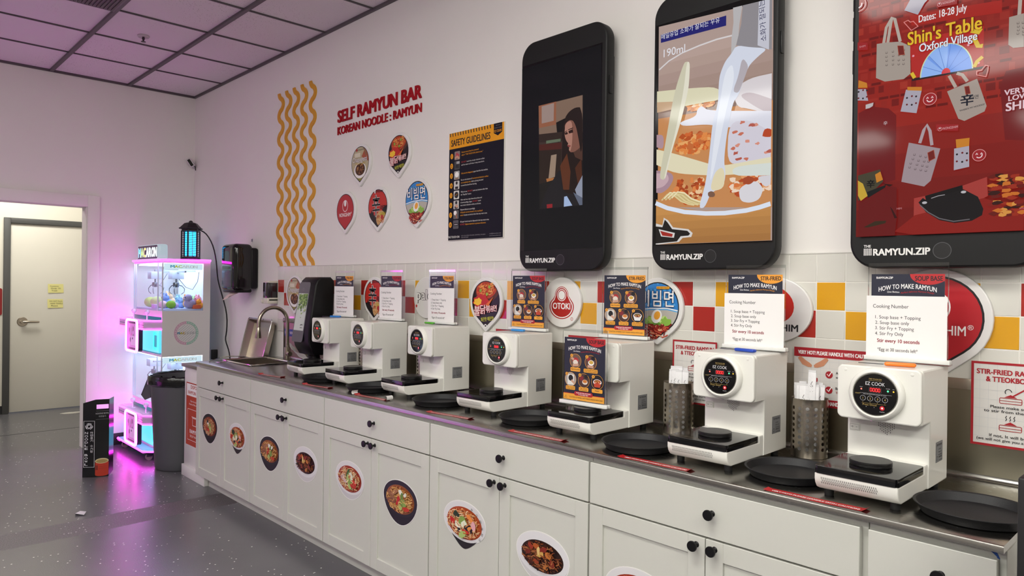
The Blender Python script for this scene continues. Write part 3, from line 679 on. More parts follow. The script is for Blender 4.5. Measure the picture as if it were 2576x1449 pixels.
for (cx, cz, rx, rz, n, cols) in ((*[(5.57,2.05)][0], .075, .04, 110, ['#d1642a', '#e28a45', '#b9501c', '#e8a866', '#c66a34']), (*[(5.606,2.198)][0], .06, .025, 50, ['#e08a45', '#f0b070', '#c9743a', '#efcfae']), (*[(5.573,1.865)][0], .08, .05, 90, ['#c2521f', '#e0874a', '#a8441c', '#efc79a', '#d8a06a']), (*[(5.819,1.864)][0], .08, .05, 70, ['#b84a22', '#e6a06a', '#d9763e', '#f0d6c0'])):
    for i in range(n):
        a = rd.random() * 2 * pi; r = math.sqrt(rd.random()); FP(blob(cx + r * rx * cos(a), cz + r * rz * sin(a), rd.uniform(.006, .016), rd.uniform(.005, .012), i, 8, .35), rd.choice(cols))
FS([(5.406,2.281),(5.563,2.265),(5.684,2.247),(5.705,2.195),(5.606,2.198),(5.52,2.198),(5.407,2.216)], '#ddd8b8'); FS([(5.407,2.237),(5.52,2.221),(5.52,2.197),(5.408,2.194)], '#c9a684')
FS([(5.744,2.224),(5.813,2.254),(5.898,2.254),(5.896,2.106),(5.814,2.14),(5.761,2.157)], '#d9d2d6'); FS([(5.768,2.198),(5.814,2.204),(5.9,2.16),(5.896,2.106),(5.837,2.143)], '#b9a9b0')
FS([(5.512,2.138),(5.59,2.149),(5.594,2.178),(5.615,2.186),(5.644,2.162),(5.897,2.119),(5.897,2.043),(5.69,2.096),(5.633,2.112),(5.53,2.12)], '#dcdce8')
FS([(5.73,2.104),(5.815,2.101),(5.897,2.043),(5.897,1.947),(5.787,1.939),(5.724,1.953)], '#d5d0dc')
for i in range(14): FP(blob(*[(5.754,2.064),(5.767,2.013),(5.771,1.962),(5.802,1.958),(5.838,2.08),(5.823,2.079),(5.778,2.054),(5.846,2.009),(5.759,1.985),(5.785,2.096),(5.884,1.973),(5.891,1.975),(5.747,2.004),(5.805,2.022)][i], .011, .006, i, 9, .4), ('#c9705a', '#d98f7c', '#b5584a')[i % 3])
FP(blob(*[(5.883,2.042)][0], .02, .016, 3, 12, .15), '#b8431c')
FS([(5.406,2.045),(5.487,2.019),(5.635,1.963),(5.693,1.942),(5.898,1.954),(5.898,1.898),(5.693,1.909),(5.636,1.915),(5.497,1.937),(5.407,1.982)], '#e4dcbc'); FS([(5.748,1.936),(5.899,1.933),(5.898,1.888),(5.749,1.9)], '#d9dfd9')
FS([(5.407,2.104),(5.442,2.099),(5.442,2.04),(5.408,2.053)], '#b0909a'); FS([(5.406,1.959),(5.479,1.943),(5.493,1.918),(5.471,1.882),(5.435,1.862),(5.407,1.868)], '#ab8b98'); FS([(5.406,1.947),(5.461,1.941),(5.471,1.913),(5.444,1.888),(5.407,1.884)], '#c9aab2')
FS([(5.773,1.851),(5.818,1.872),(5.848,1.872),(5.871,1.842),(5.857,1.805),(5.82,1.794),(5.781,1.804)], '#dcd9df'); FS([(5.788,1.889),(5.818,1.894),(5.841,1.88),(5.819,1.861),(5.792,1.868)], '#a84a2a'); FS([(5.841,1.89),(5.899,1.888),(5.898,1.857),(5.878,1.845)], '#d8d4da')
for i in range(9): S.line([(p[0] + .006 * i, p[1] + .003 * (i % 3)) for p in [(5.436,1.834),(5.463,1.856),(5.494,1.849),(5.526,1.824),(5.561,1.81),(5.587,1.804)]], .006, scr(('#e0cf9a', '#c9b47c', '#efe2b8')[i % 3]))
FS([(5.531,2.37),(5.545,2.373),(5.559,2.367),(5.558,2.312),(5.554,2.26),(5.521,2.137),(5.478,2.02),(5.454,1.921),(5.439,1.916),(5.423,1.929),(5.45,2.063),(5.488,2.258)], '#cfcbb2'); FS([(5.545,2.373),(5.559,2.367),(5.558,2.312),(5.554,2.26),(5.521,2.137),(5.478,2.02),(5.454,1.921),(5.445,1.923),(5.495,2.095),(5.532,2.257)], '#e6e2cf')
FP([(5.739,2.571),(5.785,2.565),(5.768,2.463),(5.765,2.421),(5.753,2.38),(5.736,2.357),(5.737,2.42),(5.744,2.476)], '#b9b6b8'); FP([(5.784,2.565),(5.897,2.561),(5.897,2.339),(5.811,2.367),(5.756,2.387),(5.775,2.461)], '#8f8b90'); FP([(5.844,2.548),(5.885,2.55),(5.885,2.341),(5.841,2.367)], '#c6c6d2')
S.text('소화가 잘되는', *[(5.871,2.452)][0], .024, scr('#2a2a66', .5), rot=R(94), kor=True, w=.15)
FS([(5.736,2.359),(5.757,2.387),(5.811,2.367),(5.882,2.347),(5.842,2.325),(5.808,2.3),(5.794,2.265),(5.783,2.238),(5.768,2.198),(5.745,2.174),(5.723,2.062),(5.712,1.962),(5.721,1.91),(5.71,1.857),(5.661,1.85),(5.633,1.789),(5.606,1.791),(5.636,1.882),(5.651,1.998),(5.662,2.115),(5.685,2.184),(5.686,2.257),(5.691,2.293),(5.711,2.336)], '#d6dbea')
FS([(5.781,2.338),(5.808,2.3),(5.794,2.265),(5.783,2.238),(5.768,2.206),(5.744,2.217),(5.767,2.27)], '#b5adb4'); FS([(5.711,2.296),(5.743,2.325),(5.751,2.259),(5.721,2.163),(5.691,2.023),(5.669,1.923),(5.653,1.88),(5.667,2.026),(5.689,2.169)], '#e6eaf4'); FS([(5.673,1.922),(5.705,1.941),(5.717,1.914),(5.714,1.856),(5.653,1.851)], '#e4d8b4')
FS([(5.645,1.848),(5.663,1.853),(5.678,1.841),(5.674,1.828),(5.649,1.83)], '#7d5a48')
FP([(5.408,1.841),(5.491,1.803),(5.613,1.78),(5.727,1.773),(5.82,1.78),(5.899,1.795),(5.902,1.622),(5.402,1.636)], '#c58c50'); soft([(5.408,1.805),(5.613,1.75),(5.728,1.743),(5.9,1.767),(5.901,1.65),(5.411,1.655)], '#c9904f', '#a8743f', 5)
S.line([(5.408,1.825),(5.464,1.801),(5.544,1.78),(5.638,1.768),(5.719,1.764),(5.805,1.768),(5.857,1.776),(5.899,1.786)], .017, scr('#dfe6f4'))
FP([(5.409,1.742),(5.442,1.733),(5.448,1.763),(5.469,1.751),(5.492,1.722),(5.563,1.711),(5.582,1.695),(5.576,1.68),(5.537,1.678),(5.52,1.662),(5.411,1.655)], '#d9d5d2'); FP([(5.409,1.73),(5.442,1.725),(5.453,1.755),(5.466,1.743),(5.488,1.715),(5.558,1.705),(5.571,1.693),(5.563,1.686),(5.528,1.685),(5.511,1.665),(5.411,1.66)], '#1d1817'); FP([(5.424,1.718),(5.501,1.699),(5.497,1.68),(5.436,1.688)], '#d9d5d2'); FP([(5.431,1.711),(5.492,1.695),(5.488,1.684),(5.442,1.691)], '#a32a22')
FP([(5.422,2.508),(5.714,2.509),(5.714,2.471),(5.423,2.475)], '#20207a', .7)
S.text('매일유업 소화가 잘되는 우유', *[(5.425,2.487)][0], .0225, scr('#e6e6f2'), 'l', .262, kor=True, rot=.01)
S.text('190ml', *[(5.437,2.413)][0], .033, scr('#e6e6ee'), 'l', .1, warp=lambda q: 0)
S.trim(x0, za, x1, zc) if t.location.x > 6 else None; S.build('screen', t, smooth=False)
# -- red merchandise advert
t, S = phone(6.17, 'phone-shaped wall screen with a red tote bag advert, rightmost of three, cut by the frame')
KK = .74; x0, x1, za, zc = 6.19, 6.677, 1.655, 2.553; F = box4(x0, za, x1, zc)
FP(F, '#8a1a16'); soft(box4(x0, 2.0, x1, zc), '#8e1a16', '#a2241a', 6); soft(box4(x0, za, x1, 2.0), '#93201a', '#7a1512', 4)
rd = random.Random(9); S.w += S.dw; S.dw = 0
for i in range(16):
    for j in range(10):
        x = x0 + .032 * i + (.008 if j % 2 else 0); z = 2.54 - .05 * j
        FP(box4(x, z - .022, x + .013 + .012 * rd.random(), z), ('#a52a20', '#7c1512', '#9c241b', '#b03426')[rd.randrange(4)]); FP(box4(x + .002, z - .045, x + .03, z - .037), ('#6f1210', '#a82c22')[rd.randrange(2)])
S.dw = .00003
FP([(6.193,2.063),(6.233,2.078),(6.285,2.063),(6.308,2.038),(6.309,1.958),(6.194,1.974)], '#7c1317'); FP([(6.195,2.004),(6.306,1.987),(6.308,1.832),(6.272,1.823),(6.198,1.763)], '#76141a'); FP([(6.585,2.075),(6.599,2.117),(6.642,2.119),(6.645,1.911),(6.599,1.918)], '#7a1418')
FP([(6.343,2.345),(6.587,2.325),(6.587,2.289),(6.349,2.311)], '#b3221a')
S.text('Dates: 18-28 July', *[(6.434,2.317)][0], .023, scr('#e8e2e4'), w=.13, bold=.02, rot=R(1))
FP([(6.344,2.267),(6.543,2.261),(6.544,2.143),(6.353,2.143)], '#c02a26'); FP([(6.351,2.145),(6.544,2.143),(6.544,2.136),(6.352,2.137)], '#2c1a20')
wc, wr = [(6.446,2.142),(6.514,2.141),(6.445,2.23)], 0
hx = wc[1][0] - wc[0][0]; hz = wc[2][1] - wc[0][1]
S.poly(ell(*wc[0], hx * 1.05, hz * 1.03, 30, 0, 180), scr('#c9dcb4')); S.poly(ell(*wc[0], hx, hz, 30, 0, 180), scr('#6f9ae8')); S.poly(ell(*wc[0], hx, hz, 12, 85, 135) + [wc[0]], scr('#8fb4f2')); S.poly(ell(*wc[0], hx, hz, 10, 140, 180) + [wc[0]], scr('#8fb4f2'))
for a in (25, 52, 80, 108, 134, 158): S.line([wc[0], (wc[0][0] + hx * cos(R(a)), wc[0][1] + hz * sin(R(a)))], .0012, scr('#4a72c4'))
S.poly(ell(*wc[0], .012, .016, 20, 0, 180), scr('#d63a42'))
for q in [(6.355,2.215),(6.504,2.214),(6.531,2.155),(6.385,2.247)]: S.disc(*q, .0045, scr('#c23a4a')); S.disc(*q, .003, scr('#e0a0aa'))
for pts, wd, c in (([(6.511,2.255),(6.531,2.245),(6.535,2.255)], .012, '#d9b832'), ([(6.519,2.231),(6.529,2.205),(6.541,2.203)], .012, '#d9b832'), ([(6.52,2.145),(6.527,2.16),(6.541,2.171)], .01, '#d9b832'), ([(6.351,2.163),(6.36,2.145)], .01, '#d9b832')): S.line(pts, wd, scr(c))
def SL(pts, wd, c):
    if all(x0 <= p[0] <= x1 and za <= p[1] <= zc for p in pts): S.line(pts, wd, c)
def bag(body, handles, col, marks=None, sh='#9c948c'):
    for hd in handles: SL([(min(max(p[0], x0 + .004), x1 - .004), min(p[1], zc)) for p in hd], .009, scr(col))
    FP(body, col)
BG = '#b3a69c'
bag([(6.247,2.278),(6.274,2.276),(6.317,2.269),(6.346,2.248),(6.348,2.161),(6.329,2.148),(6.273,2.151),(6.246,2.168)], [[(6.268,2.276),(6.275,2.324),(6.292,2.352),(6.3,2.345),(6.317,2.269)], [(6.28,2.273),(6.288,2.333),(6.292,2.352)]], BG)
bag([(6.45,2.086),(6.528,2.109),(6.553,2.024),(6.548,2.009),(6.497,1.989),(6.481,1.998)], [[(6.455,2.133),(6.473,2.094)], [(6.475,2.136),(6.49,2.128),(6.503,2.106)]], '#b3a49a')
bag([(6.346,1.945),(6.434,1.915),(6.409,1.819),(6.391,1.803),(6.326,1.824),(6.335,1.884)], [[(6.377,1.939),(6.388,1.978),(6.396,1.993),(6.405,1.973),(6.411,1.928)]], '#ac9aa0')
bag([(6.605,2.27),(6.64,2.272),(6.641,2.176),(6.616,2.179),(6.604,2.191)], [[(6.629,2.27),(6.631,2.313)]], BG)
for gp in ([(6.277,2.243),(6.296,2.242),(6.314,2.241),(6.328,2.24),(6.277,2.23),(6.297,2.228),(6.314,2.227),(6.328,2.225),(6.278,2.217),(6.297,2.215),(6.314,2.211),(6.328,2.209),(6.278,2.203),(6.297,2.201),(6.314,2.198),(6.328,2.196)], [(6.363,1.905),(6.38,1.899),(6.395,1.894),(6.407,1.894),(6.359,1.892),(6.375,1.885),(6.391,1.881),(6.403,1.879),(6.353,1.879),(6.371,1.873),(6.386,1.868),(6.399,1.864),(6.35,1.867),(6.366,1.86),(6.382,1.855),(6.396,1.851)], [(6.627,2.247),(6.628,2.237),(6.628,2.227),(6.627,2.217),(6.639,2.245),(6.64,2.231),(6.64,2.22),(6.64,2.212)]):
    for i, (a, c) in enumerate(gp): S.ring(a, c, .0022, .0034, scr('#4a3036', .5), 8, 180, 360); S.disc(a - .0022, c + .002, .0008, scr('#4a3036', .5), n=6); S.disc(a + .0022, c + .002, .0008, scr('#4a3036', .5), n=6)
S.text('辛', *[(6.504,2.033)][0], .035, scr('#1e2236', .5), kor=True, bold=.03); S.text('라면', *[(6.522,2.049)][0], .012, scr('#1e2236', .5), kor=True); S.text("WHERE'S MY NOODLE?", *[(6.517,2.023)][0], .0045, scr('#1e2236', .5), rot=R(8), bold=.03)
for q in ([(6.31,2.257),(6.328,2.253),(6.332,2.223),(6.314,2.225)], [(6.496,2.091),(6.509,2.091),(6.513,2.067),(6.5,2.066)], [(6.4,1.906),(6.418,1.913),(6.422,1.886),(6.404,1.878)]): FP(q, '#7a2420'); S.loop(q, .0015, scr('#a34a34'))
for q, top in (([(6.337,2.112),(6.382,2.103),(6.368,2.033),(6.322,2.046)], [(6.341,2.12),(6.382,2.112),(6.382,2.1),(6.341,2.109)]), ([(6.472,1.909),(6.511,1.912),(6.512,1.85),(6.472,1.844)], [(6.476,1.936),(6.512,1.936),(6.511,1.912),(6.478,1.91)]), ([(6.346,2.393),(6.396,2.379),(6.386,2.37),(6.368,2.339),(6.329,2.363)], [(6.351,2.398),(6.394,2.385),(6.394,2.379),(6.351,2.392)]), ([(6.192,2.141),(6.217,2.137),(6.225,2.097),(6.192,2.104)], [(6.194,2.17),(6.22,2.156),(6.222,2.14),(6.193,2.145)])):
    FP(q, '#b9b2c0'); FP(top, '#d98a2c'); cx = sum(p[0] for p in q) / 4; cz = sum(p[1] for p in q) / 4
    for i in range(6): S.disc(cx + (-.012, .002, .014)[i % 3], cz + (.012, -.012)[i // 3] + .003 * (i % 2), .003, scr(('#31262e', '#8c2a30')[i % 2], .5), n=8)
def smile(p, r, d=0):
    S.ring(*p, r * .92, r, scr('#e6a8a8'), 30); S.disc(*p, r * .92, scr('#9a2228')); S.ring(*p, r * .35, r * .5, scr('#f0d8da'), 14, 190 + d, 350 + d)
    for s in (-1, 1): S.line([(p[0] + s * r * .34 - r * .14, p[1] + r * .12), (p[0] + s * r * .34, p[1] + r * .38), (p[0] + s * r * .34 + r * .14, p[1] + r * .12)], r * .13, scr('#f0d8da'))
smile([(6.405,2.07)][0], .019); smile([(6.537,1.881)][0], .0175, 25); smile([(6.604,1.776)][0], .009); smile([(6.644,1.707)][0], .012)
p = [(6.191,2.419)][0]; S.ring(*p, .021, .0235, scr('#e6a8a8'), 20, -90, 90); S.ring(*p, .008, .012, scr('#f0d8da'), 10, -90, 20)
for q in ([(6.35,2.293),(6.327,2.326),(6.341,2.33),(6.348,2.322),(6.356,2.323),(6.371,2.302)], [(6.552,2.107),(6.527,2.118),(6.527,2.131),(6.539,2.131),(6.549,2.144),(6.558,2.14),(6.557,2.126)]): S.loop(q, .0022, scr('#e08a86'))
otx = [(6.44,2.251),(6.451,2.218)]
S.text("Shin's Table", otx[0][0], otx[0][1], .042, scr('#1c130c', .5), bold=.06, w=.203, rot=R(.8)); S.text("Shin's Table", otx[0][0], otx[0][1], .042, scr('#e6b82a'), bold=.03, w=.2, rot=R(.8))
S.text('Oxford Village', otx[1][0], otx[1][1] + .004, .026, scr('#1a1a2a', .5), bold=.06, w=.158, rot=R(.8)); S.text('Oxford Village', otx[1][0], otx[1][1] + .004, .026, scr('#e6e6ee'), bold=.025, w=.155, rot=R(.8))
for s, p, h in (('VERYBODY', [(6.597,2.045)][0], .016), ('LOVES', [(6.607,2.027)][0], .015), ('SHIN.', [(6.601,1.999)][0], .024)): S.text(s, p[0], p[1], h, scr('#e2c4cc'), 'l', bold=.05, warp=lambda q: .004 * q)
for q, tp in (([(6.424,1.989),(6.483,1.98),(6.482,1.961),(6.423,1.97)], (1100, 1350)), ([(6.42,2.366),(6.475,2.362),(6.475,2.342),(6.42,2.346)], None), ([(6.19,2.295),(6.221,2.287),(6.222,2.263),(6.19,2.269)], None)): FP(q, '#a8262a')
for p, w in (([(6.462,1.97)][0], .04), ([(6.258,1.74)][0], .036), ([(6.452,2.351)][0], .032)): S.text('NONGSHIM', *p, .0075, scr('#d9a8ac'), w=w); S.ring(p[0] - w / 2 - .008, p[1] + .003, .005, .006, scr('#d9a8ac'), 14); S.disc(p[0] - w / 2 - .008, p[1] + .005, .002, scr('#e6d0d2'))
for p in [(6.205,2.275)]+[(6.321,1.736)]: S.text('SHIM', *p, .0065, scr('#c98a90'))
FP([(6.218,2.085),(6.242,2.088),(6.24,2.077),(6.23,2.072),(6.218,2.071)], '#cfc6c8'); S.text('辛', *[(6.279,2.009)][0], .013, scr('#c9bcc0'), kor=True)
FP([(6.365,1.768),(6.39,1.772),(6.496,1.795),(6.558,1.815),(6.561,1.759),(6.551,1.754),(6.365,1.706)], '#b2403a'); FP([(6.31,1.667),(6.368,1.715),(6.551,1.754),(6.648,1.706),(6.648,1.654),(6.363,1.655)], '#951d16')
FP([(6.396,1.773),(6.496,1.797),(6.498,1.777),(6.399,1.757)], '#120e10'); FP([(6.378,1.754),(6.39,1.767),(6.399,1.76),(6.499,1.784),(6.536,1.759),(6.55,1.722),(6.547,1.704),(6.521,1.689),(6.477,1.685),(6.436,1.696),(6.399,1.723)], '#181417'); S.line([(6.382,1.746),(6.405,1.722),(6.436,1.701),(6.474,1.69),(6.516,1.694)], .003, scr('#6a6468')); S.line([(6.413,1.764),(6.432,1.77),(6.45,1.772)], .0025, scr('#9a9498'))
for q in [(6.395,1.752),(6.499,1.776)]: S.disc(*q, .007, scr('#b9b6ba'), .004)
FP([(6.197,1.856),(6.265,1.869),(6.275,1.829),(6.226,1.784),(6.198,1.773)], '#4a4634'); FP([(6.197,1.84),(6.213,1.828),(6.228,1.787),(6.207,1.772),(6.198,1.79)], '#d9b23c'); FP([(6.25,1.854),(6.266,1.862),(6.274,1.835),(6.255,1.827)], '#d98a2c'); S.text('辛', *[(6.237,1.813)][0], .025, scr('#111015', .5), kor=True, bold=.04); FP([(6.226,1.8),(6.284,1.818),(6.281,1.809),(6.229,1.78)], '#15171a')
FP([(6.2,1.764),(6.293,1.814),(6.315,1.806),(6.316,1.709),(6.311,1.651),(6.201,1.654)], '#701214'); FP([(6.272,1.823),(6.305,1.816),(6.294,1.811)], '#30080a'); FP([(6.217,1.685),(6.252,1.703),(6.286,1.703),(6.283,1.695),(6.231,1.684)], '#3a2a18'); FP([(6.296,1.747),(6.303,1.739),(6.318,1.71),(6.31,1.709)], '#38090a')
rd = random.Random(2)
for i in range(70):
    p = [(6.571,1.818),(6.647,1.701)]
    a = p[0][0] + (p[1][0] - p[0][0]) * rd.random(); c = p[0][1] + (p[1][1] - p[0][1]) * rd.random(); FP(blob(a, c, .012, .006, i, 8, .3), ('#d9782c', '#a8301c', '#3a1612', '#e8a04a', '#701a14', '#8c2018')[i % 6])
S.trim(x0, za, x1, zc) if t.location.x > 6 else None; S.build('screen', t, smooth=False)
# ---------------------------------------------------------------- base cabinets and worktop
CZ = .908
KNOBP = [(.0095, 0), (.0055, .003), (.005, .014), (.009, .019), (.0155, .022), (.0165, .025), (.0155, .029), (0, .03)]
def knob(parent, x, z, y=-.6255):
    m = MB(FRONT(x, y, z)); m.lathe(KNOBP, BLACK, n=24); return m.build('knob', parent)
def shaker(parent, x0, x1, z0, z1, kx, r=.058):
    m = MB(); y0, y1 = -.6255, -.606
    m.box(x0, y0, z0, x0 + r, y1, z1, CAB, .0012, 1); m.box(x1 - r, y0, z0, x1, y1, z1, CAB, .0012, 1)
    m.box(x0 + r, y0 + .0003, z0, x1 - r, y1, z0 + r, CAB, .0012, 1); m.box(x0 + r, y0 + .0003, z1 - r, x1 - r, y1, z1, CAB, .0012, 1)
    m.box(x0 + r - .004, y0 + .008, z0 + r - .004, x1 - r + .004, y1, z1 - r + .004, CAB)
    d = m.build('door', parent, angle=30); knob(d, kx, .697); return d
XB = [1.828, 2.742, 3.662, 4.590, 5.502, 6.420, 6.718]
names = ['white shaker base cabinet under the sink, leftmost in the row', 'white base cabinet with the beef noodle and black bean noodle stickers', 'third white base cabinet, with white soup bowl and black beef bowl stickers',
         'fourth white base cabinet, with seafood plate and oval bean noodle plate stickers', 'fifth white base cabinet, the nearest wide one, cut by the frame bottom', 'narrow white base cabinet at the right end of the row']
for i in range(6):
    a, c = XB[i], XB[i + 1]
    t = thing('base_cabinet', names[i], 'cabinet', ((a + c) / 2, -.3, 0), 'white base cabinets under the steel worktop')
    m = MB(); m.box(a + .001, -.605, .097, c - .001, -.02, .8895 if i else .75, CAB, .0015, 1)
    if i == 0: m.box(a + .001, -.605, .74, c - .001, -.57, .8895, CAB); m.box(a + .001, -.57, .74, a + .02, -.02, .8895, CAB); m.box(c - .02, -.57, .74, c - .001, -.02, .8895, CAB)
    m.box(a, -.545, 0, c, -.52, .097, CAB); m.build('carcass', t, angle=30)
    g = .004
    m = MB(); m.box(a + g, -.6255, .728, c - (g if i < 4 else .016), -.606, .869, CAB, .0015, 1); dr = m.build('drawer', t, angle=30)
    knob(dr, (a + c) / 2 + (.02 if i != 5 else .02), .803)
    if i < 5:
        mid = (a + c) / 2 - .002
        shaker(t, a + g, mid - .0015, .097, .722, mid - .03); shaker(t, mid + .0015, c - (g if i < 4 else .016), .097, .722, mid + .032)
    else: shaker(t, a + g, c - .016, .097, .722, a + .04)
m = MB(FRONT(0, -.6058)); m.poly([(6.678, .888), (6.694, .889), (6.704, .868), (6.699, .866), (6.697, .872)], mat('#1d4fa0', .5)); solo(m, 'blue_tape', 'scrap of blue tape under the right end of the worktop', 'tape', (6.69, -.606, .88), smooth=False)
t = thing('worktop', 'long brushed steel worktop over the white cabinets', 'worktop', (4.27, -.32, .89))
SX0, SX1, SY0, SY1 = 1.905, 2.362, -.46, -.145
prof = [(-.635, .8905), (-.635, .903), (-.6335, .9065), (-.630, .908), (SY0, .908), (SY0, .8905)]
m = MB(); m.prism(prof, 1.837, 6.716, STEEL_TOP, M=PL((0, 0, 0), (0, 1, 0), (0, 0, 1)))
m.box(1.837, SY0, .8905, SX0, -.0135, CZ, STEEL_TOP); m.box(SX1, SY0, .8905, 6.716, -.0135, CZ, STEEL_TOP); m.box(SX0, SY1, .8905, SX1, -.0135, CZ, STEEL_TOP)
m.build('top', t, angle=30)
m = MB()
q = [(-.0135 - .016 + .016 * sin(R(9 * k)), CZ + .016 - .016 * cos(R(9 * k))) for k in range(11)] + [(-.0135, CZ)]
m.prism(q, 1.95, 6.716, STEEL_TOP, M=PL((0, 0, 0), (0, 1, 0), (0, 0, 1))); struct(m, 'trim_5')
t = thing('sink', 'rectangular steel sink let into the left end of the worktop', 'sink', (2.13, -.3, CZ))
m = MB(); zb = CZ - .15
for x0, y0, x1, y1 in ((SX0 + .0005, SY0 + .0005, SX0 + .002, SY1 - .0005), (SX1 - .002, SY0 + .0005, SX1 - .0005, SY1 - .0005), (SX0 + .002, SY0 + .0005, SX1 - .002, SY0 + .002), (SX0 + .002, SY1 - .002, SX1 - .002, SY1 - .0005)): m.box(x0, y0, zb, x1, y1, CZ - .001, STEEL)
m.box(SX0 + .001, SY0 + .001, zb - .002, SX1 - .001, SY1 - .001, zb, STEEL); m.build('basin', t)
m = MB(); pth = [(p[0], p[1], CZ + .0057) for p in rrect(SX0 - .006, SY0 - .006, SX1 + .006, SY1 + .006, .012, 3)]; m.tube(pth, .0055, CHROME, 8, True); m.build('rim', t)
m = MB(); m.lathe([(.04, .003), (.035, .005), (.02, .001), (0, .001)], CHROME, (2.13, -.3, zb)); m.build('drain', t)
t = thing('faucet', 'tall gooseneck pull-down faucet behind the sink', 'faucet', (2.13, -.08, CZ))
m = MB(); m.lathe([(.029, 0), (.029, .006), (.0235, .008), (.0225, .095), (.017, .1), (0, .1)], NICKEL, (2.13, -.08, CZ)); m.build('base', t)
m = MB(); zt = 1.19; pth = [(2.13, -.08, 1.0 + .19 * k / 5) for k in range(6)] + [(2.13, -.19 + .11 * cos(R(a)), zt + .11 * sin(R(a))) for a in range(10, 181, 10)] + [(2.13, -.301, zt - .03)]
m.tube(pth, .0135, NICKEL, 16); m.build('spout', t)
m = MB(); m.tube([(2.13, -.301, zt - .03), (2.13, -.301, zt - .034), (2.13, -.302, zt - .06), (2.13, -.304, zt - .105), (2.13, -.304, zt - .11)], [.0135, .016, .0165, .023, .021], NICKEL, 18); m.build('spray_head', t)
m = MB(); m.tube([(2.13, -.08, .955), (2.185, -.085, .957)], [.017, .017], NICKEL, 16); m.tube([(2.178, -.085, .957), (2.18, -.1, 1.02), (2.18, -.106, 1.035)], [.006, .005, .004], NICKEL, 10); m.build('handle', t)
m = MB(); m.tube([(1.96, -.585, CZ + .004), (1.93, -.55, CZ + .012), (1.88, -.47, CZ + .022), (1.855, -.39, CZ + .024), (1.85, -.32, CZ + .02), (1.86, -.27, CZ + .01), (1.868, -.255, CZ + .004)], .0035, CHROME, 8)
solo(m, 'chrome_rail', 'thin curved chrome rail lying left of the sink', 'rail', (1.88, -.4, CZ + .0005))
m = MB(); m.box(-.035, -.03, 0, .035, .03, .004, CHROME, .001, M=Matrix.Translation((1.99, -.52, CZ + .0005)) @ Matrix.Rotation(.3, 4, 'Z')); solo(m, 'sink_strainer_plate', 'small flat steel plate lying in front of the sink', 'plate', (1.99, -.52, CZ))
# ---------------------------------------------------------------- soup disposal cabinet at the left end
t = thing('disposal_cabinet', 'lower white disposal cabinet with grey top at the far left end of the counter', 'cabinet', (1.63, -.3, 0))
m = MB(); m.box(1.43, -.566, .085, 1.824, -.02, .832, mat('#e4e1de', .35), .0015); m.build('carcass', t)
m = MB(); m.box(1.415, -.588, .833, 1.8265, -.013, .857, mat('#6f6862', .35), .001); m.build('top', t)
m = MB(); m.box(1.412, -.578, 0, 1.868, -.547, .084, mat('#e4e1de', .4), .0015); m.build('base_board', t)
m = MB(FRONT(1.433, -.566, .80)); m.lathe([(.008, 0), (.004, .003), (.004, .012), (.008, .016), (0, .018)], CHROME, n=14); m.build('latch', t)
t = thing('disposal_poster', 'red and white soup disposal poster on the far end cabinet', 'poster', (1.64, -.567, .245))
RO = mat('#b8412c', .4); m = MB(FRONT(0, -.5662)); m.box(1.467, .245, 0, 1.81, .72, .0008, WHT); m.build('sheet', t)
P = MB(FRONT(0, -.5671)); P.loop(box4(1.468, .246, 1.809, .719), .009, RO); P.rect(1.468, .246, 1.809, .618, RO)
P.text('DISPOSE', 1.638, .675, .026, RO, w=.16, bold=.04); P.text('RAMYUN SOUP', 1.638, .633, .026, RO, w=.26, bold=.04); P.text('Open the door and', 1.638, .575, .014, WHT, w=.17); P.text('dispose of the soup here', 1.638, .552, .014, WHT, w=.22)
P.loop(box4(1.5, .285, 1.776, .52), .003, WHT); P.loop(box4(1.6, .4, 1.676, .46), .004, WHT); P.line([(1.585, .465), (1.69, .465)], .005, WHT); P.text('RAMYUN', 1.638, .34, .03, WHT, w=.18, bold=.04); P.text('SOUP WASTE', 1.638, .31, .018, WHT, w=.17); P.build('print', t, smooth=False)
